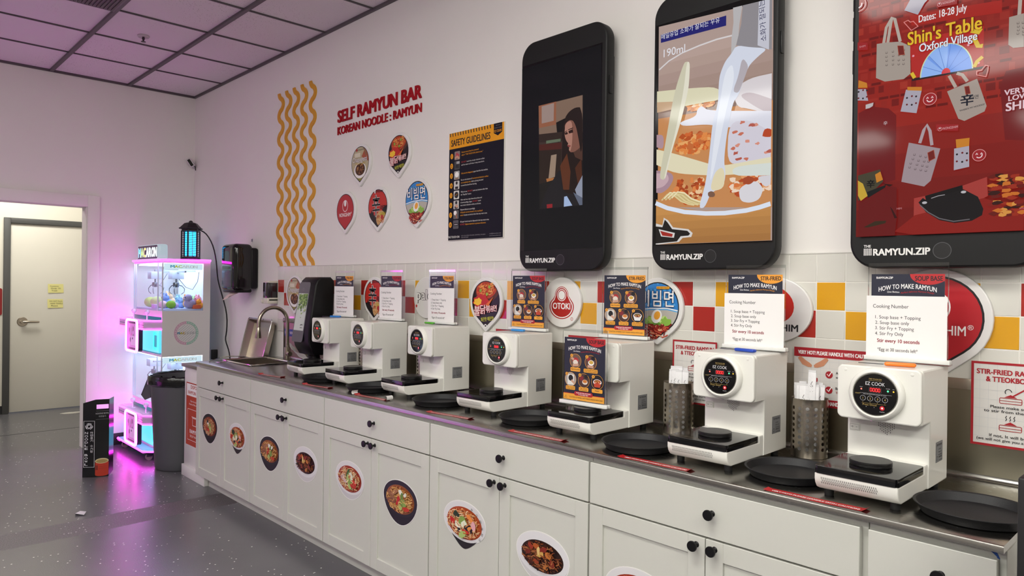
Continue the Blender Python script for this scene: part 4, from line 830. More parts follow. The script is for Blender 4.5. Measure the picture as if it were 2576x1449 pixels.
# ---------------------------------------------------------------- noodle bowl stickers on the doors
def bowl_sticker(kind, cx, cz, label, sd):
    t = thing('bowl_sticker', label, 'sticker', (cx, -.6175, cz), 'noodle bowl stickers on the cabinet doors')
    y = -.6178; rx, ry = .134, .082; cy = cz + .022
    side = {'beef': '#16151a', 'kimchi': '#131216', 'sea': '#1d1b1d', 'jj': '#c9c6c8', 'red': '#c2bfc2'}[kind]; rim = {'beef': '#201f24', 'kimchi': '#1b1a1e', 'sea': '#d6d4d6', 'jj': '#d9d7da', 'red': '#d6d4d6'}[kind]
    dep, nar = {'beef': (.122, .16), 'kimchi': (.122, .2), 'sea': (.112, .5), 'jj': (.106, .1), 'red': (.106, .12)}[kind]
    low = [(cx + rx * cos(R(a)) * (.97 if kind == 'sea' else 1), cy + ry * sin(R(a))) for a in range(0, 180, 9)] + [(cx + rx * cos(R(a)) * (.97 if kind == 'sea' else 1) * (1 - nar * abs(sin(R(a))) ** 1.5), cy + dep * sin(R(a))) for a in range(180, 360, 9)]
    m = MB(FRONT(0, y)); m.prism(offset_poly(low, .0035) if kind != 'sea' else offset_poly(ell(cx, cy, rx, ry + .002, 40), .0025), 0, .0012, mat('#e2e0de', .4)); m.build('sheet', t, smooth=False)
    P = MB(FRONT(0, y - .00125)); P.poly(low, mat(side, .4)); P.poly(ell(cx, cy, rx, ry, 40), mat(rim, .35))
    ir, iy = (.112, .066) if kind != 'jj' else (.108, .058); oy = -.005
    P.disc(cx, cy + oy, ir, mat({'beef': '#8a4a22', 'kimchi': '#7c2a18', 'sea': '#a2441e', 'jj': '#2a150e', 'red': '#93301a'}[kind], .4), iy, 36)
    pal = {'beef': ['#c99456', '#e3b878', '#a8692f', '#d9a25e'], 'kimchi': ['#c98a56', '#dcaa78', '#a0522c', '#e0b88c'], 'sea': ['#e0b080', '#d08a50', '#f0cfa4', '#c06a38'], 'jj': ['#3a1c10', '#6b331a', '#8f4a22', '#1d0f0a', '#a3653a'], 'red': ['#e6c290', '#d0945a', '#f0d8b0', '#b85a30']}[kind]
    noodles(P, cx, cy + oy, ir * .97, iy * .95, pal, 260, sd, .0034, .42)
    G = ['#5f7f34', '#7f9a48', '#3f5c28', '#a3b86a']; top = {'beef': [(-.05, .01, .045, .014, '#8c5a3c'), (-.055, -.012, .04, .012, '#7a4a30'), (-.03, .03, .035, .012, '#a06a48'), (.02, .035, .026, .014, '#e6e2d8'), (.045, .026, .022, .012, '#2a2420'), (.05, .03, .02, .01, '#e0dcd0'), (.0, .0, .012, .03, '#b3201c'), (.03, .005, .016, .035, G[0]), (.045, -.01, .014, .03, G[1]), (.015, -.03, .02, .014, G[3]), (.06, -.03, .03, .012, '#b8341e')],
         'kimchi': [(.0, .02, .03, .012, '#e6e4dc'), (.03, .01, .025, .02, G[1]), (.04, -.01, .02, .022, G[3]), (-.03, -.01, .03, .016, '#a62a1c'), (.01, -.02, .02, .012, '#c03a24'), (-.01, .035, .02, .01, '#2a2622')],
         'sea': [(-.04, .03, .026, .018, '#22321c'), (.0, .012, .03, .024, G[1]), (.01, .0, .022, .016, '#dfe2cc'), (-.03, -.012, .024, .014, '#e4dcc8'), (.045, -.012, .034, .016, '#1a1618'), (.045, -.01, .018, .008, '#d98a3c'), (-.065, .0, .02, .016, '#b8241c'), (.02, -.03, .03, .009, '#c0281e'), (.0, -.045, .028, .016, G[3]), (.05, .03, .03, .012, '#e0853c'), (-.02, -.03, .016, .01, '#1c1618'), (.07, .005, .016, .022, '#dba0a8')],
         'jj': [(-.05, .03, .02, .012, '#8f2f1c'), (-.02, .037, .02, .011, '#a8521f'), (.015, .03, .022, .012, '#7c2418'), (.04, .015, .018, .012, '#b86a2c'), (-.06, .005, .018, .012, '#6e2416'), (.0, .01, .022, .01, '#c49a52'), (.06, -.01, .018, .012, '#7c2a18'), (-.02, -.02, .018, .012, '#8f3a1c'), (.03, -.03, .016, .012, '#b06a30'), (-.045, -.03, .016, .01, '#4a1e10'), (-.01, .022, .01, .018, '#d9b878')],
         'red': [(.0, .035, .012, .028, '#2f5a28'), (.012, .03, .02, .012, G[0]), (-.05, .005, .026, .014, '#b89a94'), (-.03, -.01, .022, .012, '#c9aaa4'), (.0, .0, .016, .026, G[3]), (.02, -.01, .02, .02, G[1]), (.06, -.005, .03, .012, '#c23a20'), (.05, -.025, .035, .012, '#b02a18'), (.03, .02, .018, .026, '#d9d4bc'), (.02, -.035, .022, .012, G[3])]}[kind]
    for j, (a, c, w, h, col) in enumerate(top): P.poly(blob(cx + a * 1.0, cy + oy + c, w * .86, h * .88, sd * 20 + j, 13, .22, .5 * ((j % 3) - 1)), mat(col, .4))
    noodles(P, cx, cy + oy - .01, ir * .9, iy * .8, pal, 16, sd + 50, .0045, .3)
    if kind == 'sea':
        for j, ch in enumerate('葱花面海鮮汤'): a = R(62 - 18 * j); P.text(ch, cx + .121 * cos(a), cy + .0735 * sin(a) - .006, .013, INK, kor=True, rot=a - pi / 2)
    P.build('print', t, smooth=False)
for i, (k, x, z, l) in enumerate((('kimchi', 2.068, .455, 'black bowl sticker on the left door under the sink, first of the row'), ('sea', 2.534, .455, 'white plate seafood sticker on the right door under the sink'), ('beef', 3.004, .447, 'black bowl beef noodle sticker on the second cabinet'), ('jj', 3.45, .46, 'white bowl black bean noodle sticker on the second cabinet'), ('red', 3.918, .467, 'white bowl red soup noodle sticker with green leaf'),
        ('beef', 4.362, .462, 'black bowl beef noodle sticker, largest whole one near the middle'), ('sea', 4.825, .468, 'white plate seafood noodle sticker with rim writing on fourth cabinet'), ('jj', 5.275, .455, 'white oval plate of black bean noodles sticker cut by bottom of frame'), ('red', 5.71, .447, 'bowl sticker on the fifth cabinet, only its top rim in frame'))): bowl_sticker(k, x, z, l, i + 3)
# ---------------------------------------------------------------- noodle cookers
def cooker():
    t = thing('noodle_cooker', 'x', 'cooker', (0, 0, 0), 'white noodle cookers on the steel worktop', world=False)
    W = WHITE_GLOSS; w = .111
    m = MB(); pr = [(.0, .068), (.0, .052), (.004, .04), (.014, .027), (.03, .0205), (.25, .02), (.25, .089), (.2145, .089), (.2145, .068)]
    m.prism(pr, -.1065, .1065, W, .004, M=PL((0, 0, 0), (0, 1, 0), (0, 0, 1))); m.build('base', t)
    m = MB(); m.prism([(.178, .203), (.2425, .203), (.2425, .02), (.413, .02), (.413, .348), (.411, .353), (.406, .355), (.178, .355)], -w, w, W, .006, M=PL((0, 0, 0), (0, 1, 0), (0, 0, 1))); m.build('body', t)
    m = MB(FRONT(0, .18)); m.prism(rrect(-w, .202, w, .3555, .016, 8), 0, .016, W, .004)
    for x in (-.088, .088): m.lathe([(.005, .0162), (.004, .0168), (0, .0168)], W, (x, .342, 0), 14)
    m.build('front_panel', t)
    m = MB(FRONT(-.002, .164, .28)); m.lathe([(.0745, 0), (.0735, .008), (.0695, .015), (.064, .018), (.0615, .0175), (.06, .0155), (.0, .0155)], W, n=56); m.build('ring', t)
    P = MB(FRONT(-.002, .164 - .0157, .28)); P.disc(0, 0, .0595, BLACK_GLOSS, n=56); GO = mat('#b39a55', .4); LG = mat('#d9d9dc', .4)
    P.ring(0, 0, .0575, .0585, mat('#6a675c', .4), 56); P.text('THE TOUCH ON', 0, .041, .0038, GO, w=.034, bold=.01); P.line([(-.017, .0385), (.017, .0385)], .0005, GO); P.text('EZ COOK', 0, .025, .0098, LG, w=.051)
    P.loop(rrect(-.0165, .0045, .0165, .0205, .002), .0005, mat('#5a5a5e', .4)); P.rect(-.016, .005, .016, .02, mat('#1a0507', .2))
    sg = mat('#ff2a2c', .4, emit=3.0)
    for i in range(4):
        x = -.0127 + .0072 * i; a, z0, z1 = .0044, .008, .0172; mz = (z0 + z1) / 2
        for p, q in (((x, z0), (x, mz - .0004)), ((x, mz + .0004), (x, z1)), ((x + a, z0), (x + a, mz - .0004)), ((x + a, mz + .0004), (x + a, z1)), ((x + .0008, z0), (x + a - .0008, z0)), ((x + .0008, z1), (x + a - .0008, z1))): P.line([p, q], .0014, sg)
    P.disc(-.036, .0125, .0022, mat('#ff6a5a', .3, emit=2.5), n=14); P.disc(.034, .0125, .0026, mat('#4be08a', .3, emit=2.5), n=14); P.disc(.0485, .0125, .0022, mat('#f0b93c', .3, emit=1.6), n=14)
    P.text('Power', -.036, .0175, .0022, LG); P.text('WATER', .034, .018, .0022, LG); P.text('Hot', .0485, .018, .0022, LG); P.text('START!', -.0455, -.002, .0034, GO, w=.013)
    P.line([(-.04, .0015), (.044, .0015)], .0004, LG); P.text('Select the desired menu and press the button', 0, -.0018, .002, LG, w=.06)
    for i in range(4):
        x = -.0315 + .0195 * i; P.ring(x, -.0125, .0068, .0074, LG, 26); P.text(str(i + 1), x, -.0157, .0066, GO, bold=.015); P.disc(x, -.0232, .0009, GO, n=8)
    P.line([(-.034, -.0262), (.03, -.0262)], .0005, GO); P.text('Press Once!', -.013, -.0325, .005, GO, w=.037); P.disc(.02, -.036, .0068, mat('#8f1a22', .3)); P.disc(.02, -.036, .0052, mat('#b8262c', .3, emit=.4)); P.rect(.0178, -.0382, .0222, -.0338, mat('#ffe6e2', .3, emit=1.2)); P.text('Stop/Set', .02, -.0475, .0028, LG); P.disc(-.022, -.036, .0008, LG, n=8); P.disc(-.001, -.036, .0008, LG, n=8)
    P.build('control_panel', t, smooth=False)
    m = MB(TOP()); m.prism(rrect(-.107, -.002, .107, .2135, .012, 6), .0672, .089, BLACK_GLOSS, .0012)
    m.w = .0891; m.dw = .00003; m.line([(-.07, .022), (.05, .022)], .0012, mat('#6d6340', .4)); m.line([(-.075, .03), (.06, .03)], .0008, mat('#6d6340', .4)); m.build('hot_plate', t)
    m = MB(); m.lathe([(.05, .0892), (.053, .0895), (.054, .092), (.054, .096), (.0525, .0965), (.0525, .0975), (.0538, .098), (.0538, .102), (.0525, .1032), (0, .1032)], mat('#1b1a1b', .28), (0, .118, 0), 48); m.build('induction_pad', t)
    m = MB(); m.lathe([(.009, .2035), (.009, .193), (.006, .192), (0, .192)], CHROME, (-.03, .222, 0), 18); m.build('spout', t)
    m = MB(FRONT(0, .2428)); DK = mat('#2a2a2c', .5)
    for j in range(7):
        for i in range(10):
            x, z = -.022 + .0046 * i, .199 - .0066 * j - (.0033 if i % 2 else 0); dx = abs(i - 4.5)
            if j < 7 - dx * .7: m.rect(x - .0007, z - .0022, x + .0007, z + .0022, DK)
    m.build('speaker_grille', t, smooth=False)
    m = MB(FRONT(0, .243)); m.prism(rrect(-.104, .155, -.074, .176, .002, 3), 0, .003, W, .0008); m.w = .0031; m.loop(rrect(-.102, .157, -.076, .174, .002, 3), .0008, mat('#8d8b86', .5)); m.ring(-.095, .1655, .0016, .0024, DK, 14); m.rect(-.085, .1651, -.081, .1659, DK); m.build('switch', t)
    m = MB(FRONT(0, .0)); m.M = PL((0, -.0003, 0), (1, 0, 0), (0, 0, 1))
    for j in range(3):
        for i in range(28):
            x = -.088 + .0052 * i + .0026 * (j % 2); z = .0585 - .0062 * j; P2 = [(x, z), (x + .0016, z), (x + .003, z - .0052), (x + .0014, z - .0052)]
            m.w = .0002 if j < 1 else .0; m.add([(p[0], p[1], .0005 - max(0, .052 - p[1]) * .3) for p in P2], [(0, 1, 2, 3)], DK)
    m.build('vent_slots', t, smooth=False)
    P = MB(SIDE(w + .0002, 0, 0)); GY = mat('#8f9194', .4, .3); P.rect(.298, .084, .362, .142, GY); P.text('THE TOUCH ON', .33, .13, .0062, INK, w=.045, bold=.03); P.loop(box4(.2985, .0845, .3615, .1415), .0006, mat('#606266', .4))
    P.ring(.311, .0955, .0048, .0062, INK, 24)
    for k, (s, wv) in enumerate((('EZ COOK', .02), ('Ramyun Cooker', .028), ('Rent and Service', .032), ('1-888-742-7571', .03), ('www.thetouchon.com', .034))): P.text(s, .324, .1185 - .0077 * k, .0036 if k != 3 else .005, INK, 'l', wv, .015)
    P.build('service_label', t, smooth=False)
    for x in (-.085, .085):
        for y in (.05, .375): m = MB(); m.lathe([(0, 0), (.011, 0), (.0125, .003), (.0125, .021), (0, .021)], BLACK_MAT, (x, y, 0), 18); m.build('foot', t)
    return t
ck = cooker()
CK = [(3.058, -.494, -2.9, 'white noodle cooker beside the black napkin dispenser, farthest from the camera'), (3.544, -.499, -1.1, 'white noodle cooker second from the sink, before the red and black badge'), (4.085, -.482, -1.9, 'white noodle cooker with a green-handled cutter on top, third from the sink'),
      (4.712, -.485, 2.4, 'white noodle cooker with a light blue cutter on top, middle of the seven'), (5.306, -.519, 1.4, 'white noodle cooker half hidden by the acrylic sign on its hot plate'), (5.879, -.553, 1.1, 'white noodle cooker with a dark blue cutter on top, between two chopstick holders'), (6.371, -.577, .2, 'white noodle cooker with an orange cutter on top, nearest and largest')]
for i, (x, y, a, l) in enumerate(CK):
    o = ck if i == 0 else copy_tree(ck)
    o.location = (x, y, CZ); o.rotation_euler.z = R(a); o['label'] = l
def on_ck(i, lx, ly):
    x, y, a, _ = CK[i]; a = R(a); return x + cos(a) * lx - sin(a) * ly, y + sin(a) * lx + cos(a) * ly
# ---------------------------------------------------------------- acrylic sign holders
IS = Matrix(((.945, 0, 0, 0), (0, .885, 0, .0125), (0, 0, 1, 0), (0, 0, 0, 1)))
def insert_sheet(t, soup, short=False):
    m = MB(FRONT(0, -.0015) @ IS); m.box(-.106, .008, 0, .106, .287, .0004, mat('#e2dfd8', .5)); P = MB(FRONT(0, -.0021) @ IS); P.rect(-.106, .008, .106, .287, NAVY); P.dw = .00003
    acc = mat('#b3262b', .4) if soup else mat('#e69b33', .4)
    P.poly([(.106, .287), (.008, .287)] + [(.0625 - .0545 * cos(R(a)), .287 - .036 * sin(R(a))) for a in range(15, 150, 9)] + [(.106, .257)], acc)
    P.text('SOUP BASE' if soup else 'STIR-FRIED', .0615, .2645, .0165, INK, w=.078, bold=.035); P.text('RAMYUN.ZIP', -.066, .271, .0075, WHT, w=.05, bold=.04)
    P.text('HOW TO MAKE RAMYUN', .0, .226, .0165, WHT, w=.168, bold=.02, warp=lambda q: .012 * (1 - 4 * q * q) if abs(q) < 1 else 0)
    P.text('One Button', -.04, .2195, .0058, WHT, w=.036, bold=.02, warp=lambda q: .004 * (1 - q * q)); P.text('Perfect delicious Ramyun Ready!', .03, .2195, .0058, acc, w=.094, warp=lambda q: .006 * (1 - 4 * q * q))
    OY = mat('#e3a03a', .4)
    for k, (x, z) in enumerate(() if short else ((-.046, .182), (.034, .182), (-.07, .098), (.0, .098), (.07, .098))):
        r = .029; P.disc(x, z, r, mat(('#6b5348', '#5a4038', '#a39a94', '#4a3430', '#1a1a22')[k], .4), r * 1.05); P.ring(x, z, r, r * 1.05, OY, 30, ky=1.05); cz0 = z
        if k == 0: P.disc(x, z + .002, .016, mat('#a82a2e', .4), .013); P.disc(x, z - .006, .013, mat('#d9cfc4', .4), .011); P.line([(x - .022, z + .012), (x - .008, z + .006)], .01, mat('#c49a84', .4)); P.line([(x - .014, z - .02), (x + .016, z - .016)], .011, mat('#c49a84', .4))
        elif k == 1: P.disc(x + .002, z - .002, .015, WHT, .012); P.disc(x + .002, z, .011, mat('#c9a44a', .4), .008); P.disc(x + .012, z + .018, .01, INK); P.line([(x - .016, z - .018), (x + .014, z - .02)], .011, mat('#c49a84', .4)); P.disc(x - .012, z + .014, .009, mat('#8f2a2c', .4))
        elif k == 2: P.rect(x - .016, z - .024, x + .018, z + .022, mat('#d9d7d2', .4), .003); P.disc(x + .001, z + .006, .0125, INK, .0135); P.line([(x + .004, z - .004), (x + .02, z - .016)], .01, mat('#c49a84', .4))
        elif k == 3: P.disc(x + .006, z - .006, .014, mat('#d9cfc4', .4), .011); P.disc(x + .006, z - .003, .011, mat('#c97a34', .4), .007); P.disc(x - .012, z + .01, .011, mat('#7c2a30', .4)); P.disc(x + .012, z + .019, .009, INK)
        else: P.disc(x, z, .021, WHT, .013); P.disc(x, z + .002, .017, mat('#a83c20' if soup else '#6b2a18', .4), .009); noodles(P, x, z + .002, .014, .007, ['#d98a4a', '#6f8f3c', '#e0b070'], 14, 4, .002); P.poly([(x - .019, z - .006), (x + .019, z - .006), (x + .014, z - .022), (x - .014, z - .022)], mat('#b8452c' if soup else '#dcdcdc', .4))
        P.disc(x - r * .7, z + r * .8, .0075, OY); P.text(str(k + 1), x - r * .7, z + r * .8 - .0042, .0085, INK, bold=.03)
        wv = (.052, .072, .05, .05, .054)[k]; P.rect(x - wv / 2, z - .047, x + wv / 2, z - .03, OY, .004)
        tx = ([('Open the packet', 0)], [('Insert the Noodle and Powders', 1), ('in the cooking container', -1)], [('Press correct', 1), ('number button', -1)], [('Stir every', 1), ('10 seconds', -1)] if soup else [('Cook it till the', 1), ('end with 30s', -1)], [('Enjoy!', 0)] if soup else [('Add a teaspoonful', 1), ('and stir to enjoy!', -1)])[k]
        for s, dz in tx: P.text(s, x, z - .0405 + dz * .0034 - (.0 if dz else -.0005), .0046 if dz else .0062, INK, w=min(wv * .9, len(s) * .0034), bold=.03)
    P.rect(-.106, .008, .106, .034, OY); P.rect(-.106, .034, .106, .0365, mat('#b3262b', .4)); P.rect(-.048, .028, .048, .047, mat('#a8252e', .4), .008); P.text('PLEASE ASK FOR ASSISTANCE', 0, .0385, .005, WHT, w=.075, bold=.03); P.text('IF YOU NEED HELP', 0, .031, .005, WHT, w=.05, bold=.03)
    P.line([(-.099, .0135), (-.092, .0265), (-.085, .0135), (-.099, .0135)], .0012, INK); P.line([(-.092, .0165), (-.092, .0215)], .0012, INK); P.text('*CAUTION: EXTREMELY HOT! PLEASE HANDLE WITH CARE!', .012, .0165, .0062, INK, w=.172)
    s = m.build('insert_sheet', t, smooth=False); P.build('print', s, smooth=False)
def note_sheet(t, dx=-.004, h=.186):
    m = MB(FRONT(0, -.0044)); m.box(-.109 + dx, .014, 0, .112 + dx, .014 + h, .0004, mat('#eceae8', .5)); s = m.build('note_sheet', t, smooth=False); P = MB(FRONT(dx, -.0050)); T = mat('#2c2c30', .5)
    P.text('Cooking Number', -.09, .014 + h - .037, .0115, T, 'l', .1)
    for k, q in enumerate(('1. Soup base + Topping', '2. Soup base only', '3. Stir Fry + Topping', '4. Stir Fry Only')): P.text(q, -.083, .014 + h - .07 - .0168 * k, .0105, T, 'l', (.126, .095, .108, .08)[k])
    P.text('Stir every 10 seconds', -.077, .017 + .041, .011, mat('#8c2030', .5), 'l', .118, .03); P.text('*Egg at 30 seconds left*', -.076, .017 + .014, .0105, T, 'l', .112); P.build('print', s, smooth=False)
def holder(soup, note, label):
    t = thing('sign_holder', label, 'sign holder', (0, 0, 0), 'acrylic sign holders', world=False)
    m = MB(); m.add([(-.1085, 0, .004), (.1085, 0, .004), (.1085, 0, .2885), (-.1085, 0, .2885)], [(0, 1, 2, 3)], ACRYL); m.build('acrylic_sheet', t, smooth=False)
    if True:
        m = MB()
        for x in (-.11, .1085): m.box(x, -.0014, .004, x + .0015, .0014, .29, ACRYL_EDGE)
        m.box(-.11, -.0014, .3005, .11, .0014, .29, ACRYL_EDGE); m.build('sheet_edge', t, smooth=False)
    m = MB(); m.box(-.117, -.02, .0, .117, .02, .003, ACRYL_EDGE); m.box(-.117, -.012, .003, .117, -.0022, .0155, mat('#e4e4e0', .2), .001); m.box(-.117, .003, .003, .117, .012, .0155, mat('#e4e4e0', .2), .001); m.build('base', t)
    insert_sheet(t, soup, note)
    if note: note_sheet(t)
    return t
L = 'acrylic holder with '
HN = [holder(False, True, 'x'), holder(True, True, 'x'), holder(True, False, 'x'), holder(False, False, 'x')]
HD = [(0, 3.006, 3, L + 'cooking number note and orange corner, farthest one, by the napkin dispenser'), (1, 3.546, 2, L + 'cooking number note and red corner, before the red black badge'), (0, 4.009, 2, L + 'cooking number note and orange corner, half covering round lettered badge'),
      (2, 4.6845, 5, L + 'dark soup base guide only, on the middle cooker'), (3, 5.2825, 5, L + 'dark stir-fried guide only, beside the blue tile badge'), (0, 5.879, 2, L + 'cooking number note and orange corner, covering the egg emblem badge'), (1, 6.3785, 1, L + 'cooking number note and red corner, by the big red badge')]
used = set(); YR = [-.121, -.126, -.109, -.112, -.146, -.18, -.204]
for i, (k, x, a, l) in enumerate(HD):
    o = copy_tree(HN[k]) if k in used else HN[k]
    used.add(k); o['label'] = l; o.location = (x, YR[i], CZ + .3555); o.rotation_euler.z = R(a)
o = copy_tree(HN[2]); o['label'] = L + 'dark soup base guide standing on a black hot plate'; o.location = (5.283, -.398, CZ + .1035); o.rotation_euler.z = R(3)
# ---------------------------------------------------------------- cutters lying on the cookers
def cutter(x, y, a, col, label, z=CZ + .3557):
    t = thing('utility_cutter', label, 'cutter', (x, y, z), 'small cutters on the cookers', rz=R(a), world=False)
    m = MB(); m.box(-.01, -.011, .0, .07, .011, .011, mat(col, .35), .005, 3); m.build('handle', t)
    m = MB(TOP()); m.prism([(-.012, -.006), (-.012, .006), (-.06, .004), (-.078, -.003), (-.06, -.005)], .003, .005, mat('#5a5c60', .3, .9)); m.build('blade', t, smooth=False)
cutter(2.985, -.20, 20, '#2f7fd0', 'bright blue cutter lying on the farthest white cooker'); cutter(3.98, -.148, 176, '#56b52c', 'green-handled cutter lying on the third cooker'); cutter(4.645, -.172, 2, '#3a8fd6', 'light blue cutter lying on the middle cooker'); cutter(5.865, -.268, -10, '#1f45b0', 'dark blue cutter lying on a cooker between two chopstick holders'); cutter(6.375, -.345, 12, '#f07a22', 'orange cutter lying on the nearest cooker')
# ---------------------------------------------------------------- serving trays
BT = mat('#17171a', .5, spec=.35, bump=.1, nscale=400)
TL = ['beside the black hot plate of the farthest cooker', 'between the second and third cookers', 'between the third and middle cookers', 'left of the cooker with the sign on its plate', 'in front of the left chopstick holder', 'left of the nearest cooker', 'at the right end of the worktop, nearest']
for i, (x, y) in enumerate(((3.302, -.425), (3.815, -.43), (4.40, -.42), (4.992, -.405), (5.592, -.46), (6.124, -.42), (6.615, -.44))):
    m = MB(); m.lathe([(0, .0005), (.112, .0005), (.12, .003), (.1325, .024), (.137, .0262), (.138, .0275), (.1365, .0288), (.131, .027), (.12, .0072), (.112, .0045), (0, .0045)], BT, (x, y, CZ), 64)
    if i < 6: m.v = [Vector((x + (p.x - x) * .95, y + (p.y - y) * 1.0, p.z)) for p in m.v]
    solo(m, 'serving_tray', 'round black serving tray ' + TL[i], 'tray', (x, y, CZ), 'black trays on the worktop')
# ---------------------------------------------------------------- caution strips
RS = mat('#b01f24', .35, coat=.3); ST = [((2.805, -.592), (3.054, -.562)), ((3.385, -.598), (3.63, -.566)), ((3.899, -.575), (4.165, -.556)), ((4.532, -.59), (4.80, -.56)), ((5.075, -.597), (5.352, -.578)), ((5.622, -.607), (5.895, -.598)), ((6.14, -.608), (6.415, -.601))]
SL = ['nearest the sink', 'below the second cooker', 'curled ends, below the third cooker', 'below the middle cooker', 'below the cooker with plate sign', 'below the cooker with dark blue cutter', 'below the nearest cooker']
for i, (a, c) in enumerate(ST):
    L0 = math.hypot(c[0] - a[0], c[1] - a[1]); an = math.atan2(c[1] - a[1], c[0] - a[0]); rd = random.Random(i)
    t = thing('caution_strip', 'red caution strip on the worktop edge ' + SL[i], 'sticker', (a[0], a[1], CZ), 'red caution strips along the worktop edge', rz=an, world=False)
    m = MB(); n = 24; vs = []; fs = []
    for k in range(n + 1):
        s = k / n; e = max(0, .06 - s) / .06; e2 = max(0, s - .95) / .05; z = .0008 + .007 * e * e * (1 if i in (0, 1, 2) else .4) + .008 * e2 * e2
        for v in (-.017, .017): vs.append((s * L0, v + .002 * sin(9 * s + i), z))
    fs = [(2 * k, 2 * k + 2, 2 * k + 3, 2 * k + 1) for k in range(n)]; m.add(vs, fs, RS)
    if i == 2:
        W3 = mat('#dedcda', .4); m.add([(-.003 - .010 * sin(R(q)), v, .003 + .010 * (1 - cos(R(q)))) for q in range(0, 200, 20) for v in (-.02, .018)], [(2 * k, 2 * k + 1, 2 * k + 3, 2 * k + 2) for k in range(9)], W3)
        m.add([(L0 + .002 + .011 * sin(R(q)), v, .003 + .011 * (1 - cos(R(q)))) for q in range(0, 230, 20) for v in (-.02, .018)], [(2 * k, 2 * k + 1, 2 * k + 3, 2 * k + 2) for k in range(11)], W3)
    m.build('strip', t)
    P = MB(PL((L0 / 2, -.007, .0012), (1, 0, 0), (0, 1, 0))); P.text('VERY HOT! PLEASE HANDLE WITH CAUTION!', 0, -.001, .0105, WHT, w=L0 * .86, bold=.04); P.build('lettering', t, smooth=False)
# ---------------------------------------------------------------- perforated chopstick holders and paper sleeves
def perf():
    m = MB(); nc, nr, r, z0, h = 14, 8, .059, .022, .0195; n = 16; vs = []; fs = []
    for i in range(nc):
        for j in range(nr):
            cx, cz = (i + .5) / nc, z0 + h * (j + .5); sq = []
            for q in range(n):
                a = 2 * pi * q / n; k = 1 / max(abs(cos(a)), abs(sin(a))); sq.append((cx + .5 / nc * k * cos(a), cz + .5 * h * k * sin(a)))
            ho = [(cx + .006 / (2 * pi * r) * cos(2 * pi * q / n), cz + .006 * sin(2 * pi * q / n)) for q in range(n)]
            o = len(vs)
            for u, z in sq + ho: vs.append((r * cos(2 * pi * u), r * sin(2 * pi * u), z))
            fs += [(o + q, o + (q + 1) % n, o + n + (q + 1) % n, o + n + q) for q in range(n)]
    m.add(vs, fs, STEEL); m.lathe([(0, .001), (r, .001), (r, z0)], STEEL, n=56); m.lathe([(r, z0 + nr * h), (r, .198), (r + .0012, .2), (r - .001, .2), (r - .002, .196), (r - .002, .18)], STEEL, n=56)
    return m
t0 = thing('chopstick_holder', 'x', 'holder', (0, 0, 0), 'perforated steel chopstick holders', world=False); perf().build('cup', t0, angle=50)
HX = [(3.252, -.095), (3.862, -.095), (5.0, -.1), (5.528, -.112), (6.047, -.106)]; HL = ['right of the farthest cooker', 'left of the third cooker', 'behind the sign on the hot plate', 'left of the cooker with dark blue cutter', 'left of the nearest cooker']
for i, (x, y) in enumerate(HX):
    o = t0 if i == 0 else copy_tree(t0); o.location = (x, y, CZ); o.rotation_euler.z = .3 * i; o['label'] = 'perforated steel chopstick cup ' + HL[i]
def sleeve():
    t = thing('chopstick_sleeve', 'x', 'chopsticks', (0, 0, 0), 'paper chopstick sleeves', world=False); m = MB(); m.box(-.0135, -.003, 0, .0135, .003, .235, mat('#e9e8ea', .5, bump=.2, nscale=60), .002, 2); m.box(-.0125, -.0018, .233, .0125, .0018, .243, mat('#dfdee0', .5)); m.build('sleeve', t)
    P = MB(FRONT(0, -.0031)); P.line([(.002, .205), (-.003, .195), (.004, .19), (-.002, .178), (.004, .172), (-.003, .16), (.003, .154), (-.004, .145), (.002, .14)], .0016, INK); P.line([(-.005, .19), (.004, .182)], .0012, INK); P.line([(-.005, .17), (.003, .165)], .0012, INK); P.build('lettering', t, smooth=False); return t
s0 = sleeve(); first = True; rd = random.Random(11)
for hi, lst in ((3, [(-.035, -.028, 0, .0), (-.008, -.036, 0, .004), (.02, -.034, 0, -.002), (.042, -.016, 4, 0), (-.03, .01, -3, .012), (.0, -.008, 2, .014), (.028, .015, 3, .008)]), (4, [(-.046, -.014, -4, -.006), (-.03, -.033, -3, .0), (-.012, -.04, -2, -.008), (.004, -.04, 1, -.004), (.018, -.038, 2, .048), (.03, -.03, 3, -.004), (.045, -.012, 5, .0), (-.018, -.008, -4, .006), (.008, -.012, 1, .002), (.03, .008, 4, .006)]), (2, [(-.047, -.02, -5, .01), (-.02, -.03, 3, -.004)]), (0, [(-.02, -.02, 2, -.05)]), (1, [(-.02, -.02, 2, -.05)])):
    hx, hy = HX[hi]
    for (dx, dy, tl, dz) in lst:
        o = s0 if first else copy_tree(s0); first = False
        o.location = (hx + dx * .6, hy + dy * .6, CZ + .006 + max(0, dz)); o.rotation_euler = (R(1.5 * (dy / .04)), R(tl * .6), R(8 + rd.uniform(-14, 14)))
        o['label'] = 'white paper chopstick sleeve in the cup ' + HL[hi]
o['label'] = o['label']
